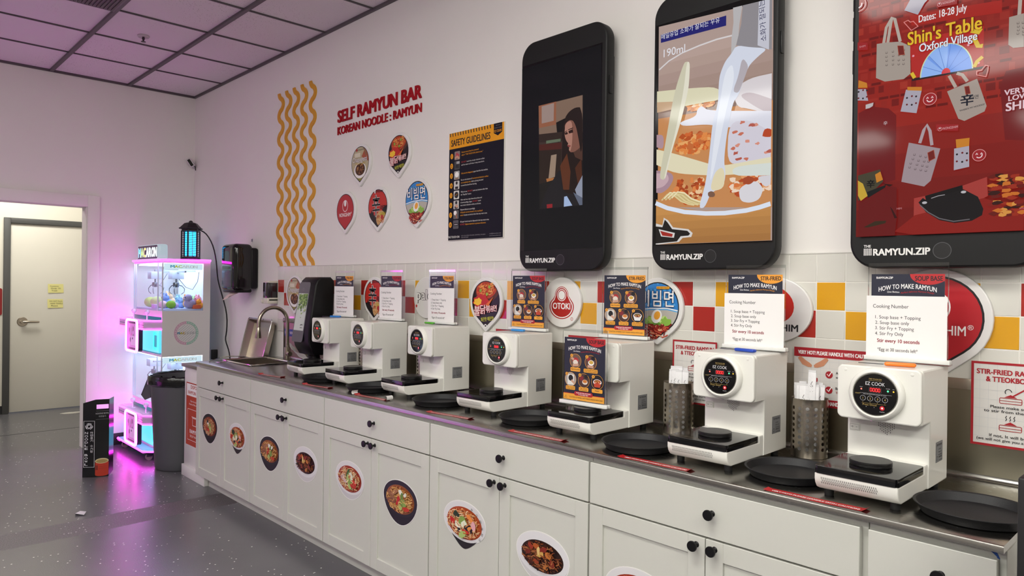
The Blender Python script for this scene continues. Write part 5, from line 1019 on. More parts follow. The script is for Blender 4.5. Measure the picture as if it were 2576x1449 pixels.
# ---------------------------------------------------------------- notices taped above the worktop
def notice(kind, x0, zt, label, ww, hh):
    t = thing('paper_notice', label, 'notice', (x0 + ww / 2, -.0195, zt - hh), 'paper notices over the steel splashback')
    m = MB(FRONT(0, -.0195)); m.box(x0, zt - hh, 0, x0 + ww, zt, .0009, mat('#d9d6d2', .4)); m.build('sheet', t, smooth=False); P = MB(FRONT(0, -.0205)); RD = mat('#a51d28', .35); G2 = mat('#c2c2c6', .4); X = lambda u: x0 + u * ww; Z = lambda v: zt - hh + v * hh; gap = []
    for k in range(1, 9): P.line([(X(k / 9), Z(.03)), (X(k / 9), Z(.97))], .0006, G2)
    for k in range(1, 9): P.line([(X(.02), Z(k / 9)), (X(.98), Z(k / 9))], .0006, G2)
    if kind == 'stir':
        P.loop(box4(X(0), Z(0), X(1), Z(1)), .007, RD); P.text('STIR-FRIED RAMYUN', X(.5), Z(.855), .0155, RD, w=ww * .86, bold=.06); P.text('& TTEOKBOKKI', X(.5), Z(.77), .0155, RD, w=ww * .62, bold=.06)
        for zz in (.52, .2):
            P.loop(rrect(X(.36), Z(zz), X(.64), Z(zz + .07), .004), .0018, RD); P.line([(X(.36), Z(zz + .035)), (X(.64), Z(zz + .035))], .0014, RD); P.poly([(X(.42), Z(zz + .075)), (X(.5), Z(zz + .11)), (X(.58), Z(zz + .075))], RD)
            if zz > .4: P.line([(X(.52), Z(zz + .09)), (X(.7), Z(zz + .2))], .004, RD); P.ring(X(.47), Z(zz + .14), .007, .009, INK, 16, 0, 220)
            else:
                for k in range(3): P.line([(X(.44 + .05 * k), Z(zz + .12)), (X(.455 + .05 * k), Z(zz + .14)), (X(.44 + .05 * k), Z(zz + .16)), (X(.455 + .05 * k), Z(zz + .18))], .002, INK)
                P.loop([(X(.66), Z(zz + .08)), (X(.78), Z(zz + .08)), (X(.72), Z(zz + .16))], .0016, RD)
        P.text('Please make sure', X(.5), Z(.46), .0085, INK, w=ww * .5, bold=.02); P.text('to stir from the start', X(.5), Z(.41), .0085, INK, w=ww * .66, bold=.02); P.text('If not, It will burn', X(.5), Z(.12), .0085, INK, w=ww * .52, bold=.02); P.text('(we will not give you a new one)', X(.5), Z(.07), .0085, INK, w=ww * .84, bold=.02)
    else:
        P.rect(X(0), Z(.84), X(1), Z(1), RD); P.rect(X(0), Z(0), X(1), Z(.13), RD); P.text('VERY HOT! PLEASE HANDLE WITH CAUTION!', X(.5), Z(.885), .0135, WHT, w=ww * .9, bold=.06); P.text('VERY HOT! PLEASE HANDLE WITH CAUTION!', X(.5), Z(.035), .0135, WHT, w=ww * .9, bold=.06); SK = mat('#c98a6a', .4)
        for s in (-1, 1): P.line([(X(.24) + s * .05, Z(.83)), (X(.24) + s * .032, Z(.74)), (X(.24) + s * .014, Z(.7)), (X(.24) + s * .004, Z(.68))], [.012, .02, .016, .008], SK)
        P.disc(X(.24), Z(.58), .007, mat('#d9824a', .4)); P.rect(X(.19), Z(.42), X(.3), Z(.49), RD, .003)
        for zz, l1, l2 in ((.56, 'Add the seasoning', 'with care'), (.3, 'Be careful', 'Turn the bowl')): P.disc(X(.44), Z(zz), .0125, RD); P.line([(X(.415), Z(zz + .01)), (X(.435), Z(zz - .025)), (X(.475), Z(zz + .06))], .0035, WHT); P.text(l1, X(.52), Z(zz + .02), .009, INK, 'l', bold=.02); P.text(l2, X(.52), Z(zz - .05), .008, RD if zz < .4 else INK, 'l', bold=.02)
        P.text('THE RAMYUN', X(.8), Z(.76), .006, RD, bold=.04)
    P.build('print', t, smooth=False)
notice('hot', 4.356, 1.255, 'red-bordered hot notice mostly hidden behind the middle cooker', .285, .205); notice('hot', 4.862, 1.252, 'red-bordered hot notice behind the acrylic sign on the hot plate', .285, .205); notice('stir', 5.439, 1.267, 'stir-fried notice with red border behind the chopstick cup and cooker', .203, .255); notice('hot', 5.952, 1.273, 'red-bordered hot notice with two hands, left of the nearest cooker', .285, .205); notice('stir', 6.505, 1.269, 'stir-fried notice with red border at the far right edge', .203, .253)
m = MB(FRONT(0, -.0136)); t = thing('hand_wash_sticker', 'blue HAND WASH sticker on the steel splashback behind the faucet', 'sticker', (2.05, -.0136, 1.08)); m.rect(1.95, 1.076, 2.2, 1.13, mat('#2a4aa0', .4)); m.build('sheet', t, smooth=False); m = MB(FRONT(0, -.0138)); m.text('HAND WASH', 1.958, 1.092, .023, WHT, 'l', .152, .03); m.build('lettering', t, smooth=False)
# ---------------------------------------------------------------- sink wall: towel, soap, napkins, leaning pan
t = thing('paper_towel_dispenser', 'glossy black paper towel dispenser on the wall above the sink', 'dispenser', (1.32, 0, 1.4))
m = MB(); m.box(1.205, -.07, 1.43, 1.45, -.001, 1.765, BLACK, .02, 4); m.build('back_housing', t)
m = MB(); m.box(1.185, -.21, 1.408, 1.458, -.045, 1.795, BLACK_GLOSS, .042, 6); m.build('cover', t)
m = MB(); m.box(1.2, -.195, 1.398, 1.44, -.05, 1.43, BLACK, .012); m.build('outlet', t)
m = MB(); vs = []; 
for k in range(8):
    s = k / 7
    for q in range(5): vs.append((1.27 + .15 * q / 4 - .05 * s * s + .01 * s * q / 4, -.15 - .055 * s - .01 * sin(3 * s + q), 1.405 - (.075 * s) * (1 - .13 * q)))
m.add(vs, [(5 * k + q, 5 * k + q + 1, 5 * k + q + 6, 5 * k + q + 5) for k in range(7) for q in range(4)], mat('#cdb9ae', .8)); m.build('paper_towel', t)
m = MB(FRONT(0, 0)); m.rect(1.30, 1.822, 1.33, 1.845, mat('#8a8490', .5)); m.line([(1.325, 1.85), (1.33, 1.82), (1.322, 1.81)], .003, mat('#6a6570', .5)); m.M = FRONT(0, -.0005); m.build('wall_label', t, smooth=False)
t = thing('soap_dispenser', 'small cream soap dispenser with dark window beside the tiles', 'dispenser', (1.765, 0, 1.31)); SO = mat('#d9d3c6', .35)
m = MB(); m.box(1.717, -.085, 1.335, 1.813, -.0005, 1.497, SO, .008); m.build('housing', t); m = MB(); m.box(1.7195, -.0865, 1.362, 1.8138, -.006, 1.484, mat('#241d22', .15, coat=.4), .005); m.build('window', t)
m = MB(); m.box(1.716, -.092, 1.318, 1.813, -.001, 1.358, SO, .006); m.box(1.714, -.104, 1.322, 1.748, -.08, 1.352, SO, .008); m.build('push_bar', t)
t = thing('napkin_dispenser', 'tall black tabletop napkin dispenser with clear front behind the farthest cooker', 'napkin dispenser', (2.675, -.2, CZ))
X0, X1 = 2.60, 2.815; pr = [(-.262, 1.055), (-.275, 1.10), (-.275, 1.16), (-.228, 1.47), (-.215, 1.5), (-.19, 1.522), (-.11, 1.524), (-.085, 1.5), (-.082, 1.47), (-.1, 1.03), (-.12, 1.0), (-.23, 1.005)]
m = MB(); m.prism(pr, X0, X1, BLACK, .012, M=PL((0, 0, 0), (0, 1, 0), (0, 0, 1))); m.build('housing', t)
fu = Vector((0, .047, .31)).normalized(); Mf = PL((0, -.2765, 1.15), (1, 0, 0), tuple(fu)); hh = .33
m = MB(Mf); m.prism(rrect(X0 + .006, -.062, X1 - .06, hh + .012, .02, 5), 0, .0022, mat('#55535c', .3)); m.build('bezel', t)
m = MB(Mf); m.w = .0024; m.rect(X0 + .014, .015, X1 - .068, hh - .065, mat('#c9cfcd', .12, coat=.5), .004); rd = random.Random(3)
m.build('window', t, smooth=False)
m = MB(Mf); m.w = .0027; m.dw = .00003; rd = random.Random(3)
for i in range(150):  # this print also paints the green foliage reflected in the window
    a = X0 + .03 + rd.random() * .12; c = hh - .07 - abs(rd.gauss(0, .05)); q = clip(blob(a, c, .008, .007, i, 8, .4), box4(X0 + .03, .1, X1 - .07, hh - .067))
    if len(q) > 2: m.poly(q, mat(('#6f8f4a', '#8aa860', '#4f6f3a', '#a3b87a')[i % 4], .2))
m.line([(X0 + .105, .034), (X0 + .137, .034)], .003, INK); m.line([(X0 + .105, .05), (X0 + .128, .056), (X0 + .137, .05)], .005, INK); m.loop(rrect(X0 + .07, hh - .045, X0 + .088, hh - .03, .004), .001, mat('#9a98a0', .4)); m.build('print', t, smooth=False)
m = MB(); m.lathe([(0, 0), (.1, 0), (.104, .006), (.1, .014), (.052, .03), (.048, .1), (.06, .11), (0, .11)], BLACK, (2.708, -.175, CZ + .0005), 40, sx=1, sy=.8); m.build('base', t)
m = MB(); vs = []
for k in range(9):
    s = k / 8
    for q in range(5): vs.append((2.575 + .2 * s, -.285 - .03 * sin(pi * s) + .012 * q, 1.075 - .045 * s - .018 * sin(2.2 * s) + (.006 if q % 2 else 0) - .012 * q))
m.add(vs, [(5 * k + q, 5 * k + q + 1, 5 * k + q + 6, 5 * k + q + 5) for k in range(8) for q in range(4)], mat('#e2dedc', .8)); m.build('napkin', t)
t = thing('steel_pan', 'empty rectangular steel pan leaning against the wall beside the sink', 'pan', (1.615, -.12, .857))
vt = Vector((0, .085, .336)).normalized(); Mp = PL((1.615, -.142, .8605), (1, 0, 0), tuple(vt)); m = MB(Mp); w2, h2, dp, tk = .215, .345, .05, .002
o1 = rrect(-w2, 0, w2, h2, .02, 5); i1 = rrect(-w2 + .012, .012, w2 - .012, h2 - .012, .016, 5); b1 = rrect(-w2 + .022, .022, w2 - .022, h2 - .022, .016, 5); n = len(o1)
vs = [(p[0], p[1], 0) for p in o1] + [(p[0], p[1], 0) for p in i1] + [(p[0], p[1], -dp) for p in b1]; fs = [(k * n + i, k * n + (i + 1) % n, (k + 1) * n + (i + 1) % n, (k + 1) * n + i) for k in range(2) for i in range(n)] + [tuple(range(2 * n, 3 * n))]
m.add(vs, fs, STEEL); m.build('basin', t); m = MB(Mp); m.tube([(p[0], p[1], 0) for p in o1], .003, CHROME, 6, True); m.build('rim', t); m = MB(Mp); m.w = .0005; m.disc(.06, h2 - .006, .0045, INK, n=14); m.build('hang_hole', t, smooth=False)
t = thing('wall_outlet_box', 'small white box with dark edge on the wall low beside the claw machine', 'outlet', (.6, 0, .82)); m = MB(); m.box(.5, -.05, .79, .6, -.001, .86, mat('#cfcac8', .5), .004); m.build('box', t); m = MB(); m.box(.6, -.055, .785, .622, -.001, .872, BLACK_MAT, .003); m.build('cover', t)
# ---------------------------------------------------------------- security camera
t = thing('security_camera', 'small white security camera with black lens face in the room corner', 'camera', (.02, -.03, 2.6)); Mc = PL((.05, -.075, 2.615), (.62, .55, -.35), (.1, .35, 1)); CW = mat('#cfc8cc', .4)
u = Vector((.9, -.42, -.12)).normalized(); vv = (Vector((0, 0, 1)) - u * u.z).normalized(); vv = (vv * cos(R(33)) + u.cross(vv) * sin(R(33))); Mc = PL((.06, -.06, 2.62), tuple(vv.cross(u)), tuple(vv))
m = MB(Mc); m.prism(rrect(-.022, -.042, .022, .042, .01), -.03, .022, CW, .004); m.build('housing', t); m = MB(Mc); m.prism(rrect(-.013, -.034, .013, .034, .004), .022, .0235, BLACK_GLOSS); m.ring(0, .016, .003, .005, mat('#5a5a66', .2), 14); m.build('lens_face', t)
m = MB(); m.tube([(.05, -.045, 2.6), (.03, -.02, 2.585), (.015, -.006, 2.58)], .012, CW, 12); m.build('mount', t)
m = MB(); m.tube([(.04, -.03, 2.6), (.05, -.012, 2.59), (.04, -.006, 2.555)], .004, BLACK, 8); m.tube([(.04, -.006, 2.555), (.012, -.005, 2.5), (.014, -.005, 2.1), (.02, -.004, 1.9), (.016, -.004, 1.7)], .002, WALL, 8); m.build('cable', t)
# ---------------------------------------------------------------- claw machine
CM = thing('claw_machine', 'white two-tier claw machine with pink neon strips and cyan glow in the corner', 'claw machine', (.48, -.36, 0))
MX0, MX1, MY0, MY1 = .10, .86, -.555, -.165
CW_ = mat('#d9d6d4', .3, coat=.3); PINK = mat('#fc26ea', .4, emit=NEON); PINKW = mat('#ff5ae4', .4, emit=NEON * .45); CYAN = mat('#20d8ff', .4, emit=3.0); COOL = mat('#cfe4ff', .4, emit=INNER * 2.4); PANE = mat('#e9efff', .5)
m = MB(); m.box(MX0, MY0 - .02, .085, MX1, MY1, .10, CW_)                       # shell, from the base up
for dz in (0, .783):
    m.box(MX1 - .012, MY0, .089 + dz, MX1, MY1, .452 + dz, CW_); m.box(MX0, MY0, .10 + dz, MX0 + .012, MY1, .452 + dz, CW_)
    m.box(MX0 + .012, MY0, .40 + dz, MX1 - .012, MY1, .452 + dz, CW_); m.box(MX0, MY0, .853 + dz, MX1, MY1, .872 + dz, CW_)
    m.box(MX1 - .012, -.223, .452 + dz, MX1, MY1, .853 + dz, CW_)
m.build('cabinet', CM)
m = MB(); m.box(MX0 + .012, MY1 - .012, .10, MX1 - .012, MY1, 1.655, PANE); m.build('back_panel', CM, smooth=False)
PS = mat('#dfe8f4', .15, metal=.3)
for dz in (0, .783):
    for x0, y0, x1, y1 in ((MX0 + .01, MY0 + .001, MX1 - .01, MY0 + .004), (MX1 - .006, MY0 + .01, MX1 - .003, -.223), (MX0 + .003, MY0 + .01, MX0 + .006, MY1 - .012)): g = MB(); g.box(x0, y0, .4525 + dz, x1, y1, .8525 + dz, GLASS); g.build('glass_pane', CM, smooth=False)
    for x in (MX0 + .002, MX1 - .009, MX1 - .12, MX0 + .05): g = MB(); g.box(x, MY0 - .002, .4525 + dz, x + .006, MY0 + .0075, .8525 + dz, PS); g.build('corner_post', CM)
for dz in (0, .783):
    m = MB(); m.box(MX0 + .03, MY0 + .03, .838 + dz, MX1 - .03, MY1 - .03, .848 + dz, COOL); m.build('inner_light', CM, smooth=False)
    hb = MB(); hb.box(MX1 - .0015, -.545, .80 + dz, MX1 + .001, -.232, .85 + dz, mat('#d4eefa', .3, emit=.9), .0005); h = hb.build('header', CM)
    P = MB(SIDE(MX1 + .0012)); x = -.478
    for i, ch in enumerate('MACARON'):
        cw = .03 if ch == 'M' else .026; c = ('#4aa8c8', '#d8dc3c', '#d8e66a', '#e8f0f4', '#e8f0f4', '#e8f0f4', '#e8f0f4')[i]
        P.text(ch, x, .815 + dz, .021, mat('#3d6f86', .4), w=cw + .004, bold=.11); P.text(ch, x, .815 + dz, .021, mat(c, .3, emit=.75), w=cw, bold=.05); x += .031
    P.build('lettering', h, smooth=False)
    # gantry and claw
    g = MB(); GM = mat('#aeb6c4', .35, .4); g.box(MX0 + .03, -.37, .775 + dz, MX1 - .03, -.355, .79 + dz, GM); g.box(.55, MY0 + .03, .785 + dz, .57, MY1 - .02, .8 + dz, GM); g.build('gantry', CM)
    S2 = mat('#6f747c', .25, .9)
    for cx, cy in ((.6, -.36), (.24, -.42)):
     c = MB(); c.box(cx - .05, cy - .05, .72 + dz, cx + .05, cy + .05, .785 + dz, mat('#b4bccc', .4), .004); c.tube([(cx, cy, .72 + dz), (cx, cy, .69 + dz)], .006, S2); c.lathe([(0, .012), (.022, .01), (.026, 0), (.022, -.03), (0, -.034)], S2, (cx, cy, .68 + dz), 20)
     for k in range(3):
        a = R(90 + 120 * k); dx, dy = cos(a), sin(a); c.tube([(cx + dx * r, cy + dy * r, z + dz) for r, z in ((.015, .672), (.05, .66), (.072, .634), (.068, .606), (.045, .588))], .0032, S2, 8); c.tube([(cx, cy, .675 + dz), (cx + dx * .05, cy + dy * .05, .66 + dz)], .004, S2, 8)
     c.build('claw', CM)
    cx, cy = .6, -.36
    c = MB(); c.tube([(cx - .02, -.37, .77 + dz), (.66, -.3, .65 + dz), (.71, -.26, .63 + dz), (.77, -.24, .7 + dz), (.79, -.235, .785 + dz)], .0025, mat('#5a5f66', .4), 6); c.tube([(.5, -.4, .77 + dz), (.4, -.42, .68 + dz), (.38, -.42, .66 + dz), (.43, -.4, .64 + dz)], .0025, mat('#8d95a4', .4), 6); c.build('claw_cable', CM)
m = MB(); m.box(MX0 + .02, MY0 + .012, 1.235, MX1 - .03, -.19, 1.25, mat('#b9c8e8', .5)); m.build('toy_shelf', CM)
m = MB(); m.box(.535, -.54, 1.25, .625, -.51, 1.285, mat('#c9b6ee', .4), .004); m.build('prize_bin', CM)
# control ledges, neon outlines, coin panels, prize doors
for dz, nm in ((0, 'lower'), (.783, 'upper')):
    out = [(.09, -.556), (.09, -.66), (.11, -.672), (.785, -.672), (.84, -.625), (.858, -.556)]; z0, z1 = .300 + dz, .372 + dz
    m = MB(TOP()); m.prism(out, z0, z1, mat('#bdb4c8', .3, coat=.2)); m.M = FRONT(0, -.6722); m.w = 0
    for k in range(3): m.rect(.12, z0 + .012 + .018 * k, .785, z0 + .021 + .018 * k, mat(('#b58a93', '#5f6f78', '#b0a9bd')[k], .4))
    for k in range(14): m.rect(.53 + .008 * k, z0 + .02, .532 + .008 * k, z0 + .055, mat('#8a84b4', .4))
    m.build('control_ledge', CM, smooth=False)
    m = MB()
    for z in (z0, z1): m.tube([(p[0], p[1], z) for p in out], .0058, PINK, 8)
    m.build('neon_strip', CM)
    for jx in (.3, .66):
        m = MB(TOP(jx, -.61, z1)); m.lathe([(0, .002), (.024, .002), (.026, 0)], mat('#d9d6ea', .2), n=20); m.lathe([(.006, .002), (.005, .045), (.012, .05), (.019, .062), (.019, .074), (.012, .084), (0, .086)], mat('#dfe4f4', .1, coat=.5), n=20); m.build('joystick', CM)
    # coin panel in a glowing frame on the front of the ledge
    px0, px1, pz0, pz1 = .37, .66, .105 + dz, .368 + dz
    m = MB(FRONT(0, -.672)); m.prism(rrect(px0, pz0, px1, pz1, .03, 5), -.03, .012, mat('#17101a', .3)); m.w = .0125; m.rect(px0 + .04, pz0 + .03, px1 - .02, pz1 - .03, mat('#c77fc9', .3, emit=.35)); rd = random.Random(5)
    for k in range(12): m.disc(px0 + .07 + rd.random() * .12, pz1 - .06 - rd.random() * .12, .014, mat(('#6f5a78', '#3d3446', '#d9b8e0', '#f06ad8')[k % 4], .3), .02)
    m.rect(px0 + .115, pz0 + .05, px1 - .035, pz0 + .13, mat('#d4a6dc', .3, emit=.35)); m.rect(px0 + .15, pz0 + .1, px0 + .175, pz0 + .115, mat('#5a3f66', .4)); m.line([(px0 + .075, pz0 + .035), (px0 + .08, pz0 + .14)], .006, mat('#ff8fe8', .3, emit=1.5)); m.build('coin_panel', CM, smooth=False)
    m = MB(FRONT(0, -.687)); m.tube([(p[0], p[1], 0) for p in rrect(px0, pz0, px1, pz1, .03, 6)], .011, PINKW, 8, True); m.build('neon_frame', CM)
    m = MB(); m.box(.12, -.575, .105 + dz + .0, .852, -.5565, z0 - .004, mat('#55c4f2', .4, emit=1.5)); m.build('glow_panel', CM, smooth=False)
    m = MB(); m.box(MX0 - .004, -.55, .105 + dz, MX0 - .0005, -.2, z0 - .004, mat('#28b8f0', .4, emit=3.0)); m.build('glow_panel', CM, smooth=False)
    m = MB(SIDE(.8535)); m.w = .002; m.dw = .0005
    m.M = FRONT(0, -.5755); m.dw = .0006
    for k, x in enumerate((.22, .785) if dz else (.22, .785)):
        m.poly(rrect(x - .06, .125 + dz, x + .06, .275 + dz, .015, 4), CYAN if k else mat('#45d2f4', .4, emit=.8)); m.poly(rrect(x - .035, .15 + dz, x + .035, .25 + dz, .006, 3), mat('#12b4cc', .4, emit=.75))
    m.build('prize_door', CM, smooth=False)
m = MB(SIDE(MX1)); cy, cz = -.36, 1.047; m.ring(cy, cz, .078, .1, mat('#c9a0b4', .4), 48); m.ring(cy, cz, .078, .1, mat('#9dc0b0', .4), 30, -90, 90); m.ring(cy, cz, .074, .0755, mat('#c9a0b4', .4), 48)
for k in range(9):
    o = -.06 + .015 * k; l = math.sqrt(max(.0001, .07 ** 2 - o * o)); a = R(40); m.line([(cy + o * -sin(a) - l * cos(a), cz + o * cos(a) - l * sin(a)), (cy + o * -sin(a) + l * cos(a), cz + o * cos(a) + l * sin(a))], .004, mat('#a9b0b6', .4))
x = cy - .063
for i, ch in enumerate('MACARON'): m.text(ch, x, cz - .008, .018, mat('#2a3038', .4), w=.021, bold=.12); m.text(ch, x, cz - .008, .018, mat(('#3f9ac0', '#d0c832', '#e0b63c', '#e6e6e6', '#e6e6e6', '#e6e6e6', '#e6e6e6')[i], .4), w=.017, bold=.04); x += .0215
for q in range(4):
    for j, ch in enumerate('MACARON'): a = R(90 * q + 128 - 12.5 * j); m.text(ch, cy + .085 * cos(a), cz + .085 * sin(a), .009, mat('#e6dfe2', .4), rot=a - pi / 2, bold=.03)
m.build('side_print', CM, smooth=False)
m = MB(); m.tube([(MX0 + .01, MY1, 1.66), (MX0 + .005, MY0 - .01, 1.66), (MX1 + .003, MY0 - .012, 1.66), (MX1 + .003, MY1, 1.665)], .0085, PINK, 8); m.build('neon_top', CM)
m = MB(); m.box(MX0, MY0 - .005, 1.655, MX1, MY1, 1.668, CW_, .002); m.build('top_board', CM)
m = MB(TOP()); bo = [(.09, -.2), (.09, -.665), (.11, -.677), (.80, -.677), (.86, -.62), (.87, -.2)]; m.prism(bo, .072, .086, mat('#9fdcf0', .35, coat=.3)); m.build('base_plate', CM)
m = MB(); m.tube([(p[0], p[1], .08) for p in bo[1:-1] + [(.87, -.45)]], .007, PINK, 8); m.build('neon_base', CM)
for x, y in ((.16, -.63), (.78, -.62), (.16, -.25), (.78, -.25)):
    m = MB(); m.tube([(x - .012, y, .026), (x + .012, y, .026)], .026, mat('#8d7c84', .5), 18); m.box(x - .017, y - .02, .03, x - .013, y + .02, .073, S2); m.box(x + .013, y - .02, .03, x + .017, y + .02, .073, S2); m.box(x - .05, y - .05, .062, x + .02, y - .03, .068, mat('#d98ad0', .4)); m.build('caster', CM)
sg = MB(); sg.box(.13, -.535, 1.669, .685, -.455, 1.80, mat('#dff4ff', .3, emit=.55), .02, 4); sgo = sg.build('top_sign', CM)
P = MB(FRONT(0, -.5352)); P.rect(.14, 1.677, .66, 1.792, mat('#23303c', .3), .015); x = .18
for i, ch in enumerate('MACARON'): P.text(ch, x, 1.695, .082, mat('#e9fbff', .3, emit=1.3), w=.073, bold=.09); P.text(ch, x, 1.695, .082, mat(('#38c8e8', '#b8e03c', '#f0d022', '#ffffff', '#ffffff', '#ffffff', '#ffffff')[i], .3, emit=1.25), w=.062, bold=.04); x += .073
P.build('lettering', sgo, smooth=False)
# toys in the top window
def toy(x, y, z, r, col, label, ears=0, ec=None, earlen=1.0, snout=None):
    t = thing('plush_toy', label, 'plush toy', (x, y, z), 'plush toys in the claw machine'); F = mat(col, .9, bump=.4, nscale=120)
    m = MB(); m.ball((x, y, z + r * .83), r, F, sc=(1, .9, .82)); m.build('body', t)
    if ears:
        m = MB(); m.ball((x + .01, y - r * .35, z + r * 1.75), r * .68, F, 12, (1, .95, .9)); m.build('head', t)
        for s in (-1, 1): m = MB(); m.ball((x + s * r * .62, y - r * .35, z + r * (1.75 + (.55 if ears == 1 else -.35))), r * .36, mat(ec or col, .9), 10, (.6, .45, 1.0 * earlen)); m.build('ear', t)
        for s in (-1, 1): m = MB(); m.ball((x + s * r * .22 + r * .3, y - r * .92, z + r * 1.85), r * .09, INK, 8); m.build('eye', t)
    if snout: m = MB(); m.ball((x + r * .25, y - r * .95, z + r * 1.6), r * .26, mat(snout, .9), 8, (1, .7, .7)); m.build('snout', t)
for a in ((.28, -.47, .055, '#b9d86a', 'pale green round plush at the left of the claw machine window'), (.46, -.47, .06, '#c4dc8c', 'light green plush beside the left one in the claw machine'), (.75, -.45, .042, '#86bc40', 'bright green small plush behind the glass corner'),
          (.56, -.42, .05, '#86a6e4', 'blue plush in the middle of the claw machine', 1), (.66, -.28, .046, '#eebc74', 'yellow orange plush with pointed ears in the claw machine', 1, '#e8963c'), (.79, -.31, .052, '#a49cc4', 'grey lilac long-eared plush at the right of the window', 2, '#8d86ac', 1.9, '#b4acd0'),
          (.76, -.22, .046, '#eda0b4', 'pink plush behind the long-eared grey one', 1), (.40, -.34, .055, '#f0c8a0', 'peach plush at the back left of the claw machine', 1), (.81, -.235, .034, '#f0a038', 'small orange plush in the right rear corner', 1), (.675, -.49, .04, '#e9c8d8', 'pale pink plush low in front of the glass corner'), (.60, -.31, .036, '#8fb4ee', 'pale blue plush beside the blue one in the claw machine', 1), (.52, -.30, .045, '#9fd0e0', 'aqua plush at the back middle of the claw machine', 1), (.70, -.40, .032, '#c9b8e6', 'lilac plush between the blue and grey ones'), (.37, -.42, .045, '#d8d47a', 'yellow green plush between the two green balls'), (.68, -.225, .042, '#a8d89a', 'mint plush at the back of the claw machine window', 1)): toy(a[0], a[1], 1.251, a[2], a[3], a[4], *a[5:])
m = MB(); m.box(.79, -.30, 1.2505, .845, -.235, 1.285, mat('#d9643c', .6), .006); solo(m, 'toy_box', 'small orange box among the plush toys at the window corner', 'box', (.82, -.265, 1.2505))
# ---------------------------------------------------------------- insect lamp on top, and its cord
t = thing('insect_lamp', 'black lantern-shaped insect lamp with blue tubes on top of the claw machine', 'insect lamp', (.77, -.30, 1.669)); lx, ly, lz = .765, -.30, 1.6688; BK = mat('#141215', .45); hx = lambda r: [(lx + r * cos(R(22.5 + 60 * k)), ly + r * sin(R(22.5 + 60 * k))) for k in range(6)]
m = MB(TOP()); m.prism(hx(.08), lz, lz + .028, BK, .003); m.build('base', t)
m = MB(TOP()); m.prism(hx(.073), lz + .245, lz + .265, BK); m.prism(hx(.096), lz + .265, lz + .275, BK, .002)
a, c = hx(.09), hx(.052); m.add([(*p, lz + .275) for p in a] + [(*p, lz + .315) for p in c] + [(*p, lz + .322) for p in hx(.03)], [(k, (k + 1) % 6, 6 + (k + 1) % 6, 6 + k) for k in range(6)] + [(6 + k, 6 + (k + 1) % 6, 12 + (k + 1) % 6, 12 + k) for k in range(6)] + [tuple(range(12, 18))], BK); m.ball((lx, ly, lz + .322), .018, BK, 8); m.build('roof', t, angle=20)
m = MB()
for k in range(6): p, q = hx(.073)[k], hx(.073)[(k + 1) % 6]; m.tube([(*p, lz + .025), (*p, lz + .25)], .006, BK, 6)
m.build('post', t)
m = MB()
for j in range(14):
    z = lz + .037 + .0155 * j; pp = hx(.071); m.tube([(*p, z) for p in pp], .0022, BK, 5, True)
m.build('grille', t)
for k in range(3):
    m = MB(); x, y = lx + (.02, -.02, .0)[k], ly + (.024, -.026, -.001)[k]; m.tube([(x, y, lz + .035), (x, y, lz + .24)], .013, mat('#2ab4ff', .3, emit=3.5), 10); m.build('blue_tube', t)
m = MB(); pth = [(.84, -.26, 1.93), (.9, -.22, 1.9), (.925, -.17, 1.8), (.925, -.14, 1.66), (.925, -.13, 1.5), (.945, -.09, 1.35), (.97, -.06, 1.2), (.94, -.05, 1.05), (.9, -.05, .98), (.96, -.04, .9), (.98, -.03, .8), (.93, -.03, .6)]
pth = [pth[0]] + [tuple((Vector(pth[i]) * (1 - s) + Vector(pth[i + 1]) * s)) for i in range(len(pth) - 1) for s in (.33, .66, 1)]
for _ in range(2): pth = [pth[0]] + [tuple((Vector(pth[i - 1]) + 2 * Vector(pth[i]) + Vector(pth[i + 1])) / 4) for i in range(1, len(pth) - 1)] + [pth[-1]]
m.tube(pth, .0055, BLACK, 8); m.build('cord', t)
# ---------------------------------------------------------------- waste bin and bowl stand
t = thing('waste_bin', 'large round grey waste bin with a black bag liner', 'bin', (1.15, -.485, 0)); bx, by = 1.15, -.485; GB = mat('#4b4b50', .5, bump=.05, nscale=60)
m = MB(); m.lathe([(0, .004), (.19, .004), (.195, .012), (.2, .06), (.232, .66), (.247, .668), (.25, .70), (.25, .725), (.244, .732), (.232, .725), (.228, .66), (.19, .03), (0, .03)], GB, (bx, by, 0), 48); m.build('body', t)
m = MB(); n = 48; vs = []; rings = [(.253, .672), (.256, .70), (.2555, .73), (.248, .742), (.236, .735), (.226, .66), (.2, .4), (.18, .1)]; rd = random.Random(4); ph = [rd.uniform(-1, 1) for _ in range(n)]
for k, (r, z) in enumerate(rings):
    for i in range(n): vs.append((bx + (r + .0022 * ph[(i * 7 + k) % n]) * cos(2 * pi * i / n), by + (r + .0022 * ph[(i * 7 + k) % n]) * sin(2 * pi * i / n), z + (.01 * ph[i] if k == 0 else .002 * ph[i])))
m.add(vs, [(k * n + i, k * n + (i + 1) % n, (k + 1) * n + (i + 1) % n, (k + 1) * n + i) for k in range(len(rings) - 1) for i in range(n)], mat('#0c0c0e', .18, bump=.3, nscale=25)); m.build('bag_liner', t)
for k, a in enumerate((R(216), R(46))):
    dx, dy = cos(a), sin(a); Mh = PL((bx + dx * .232, by + dy * .232, .67), (dx, dy, 0), (0, 0, 1)); m = MB(Mh)
    for w in (-.075, .069): m.prism([(0, .03), (.03, .03), (.085, -.1), (.05, -.14), (.0, -.12)], w, w + .006, GB)
    m.prism([(.022, .03), (.03, .03), (.085, -.1), (.075, -.1)], -.075, .075, GB); m.build('handle', t)
t = thing('bowl_collection_stand', 'black folding card stand reading NOODLE BOWL with a bowl picture and handle hole', 'stand', (1.06, -1.05, 0)); BC = mat('#0d0d10', .16, spec=.5); pts = [(1.03, -1.16), (1.083, -1.09), (1.105, -1.002), (1.005, -.945)]; HT = .655
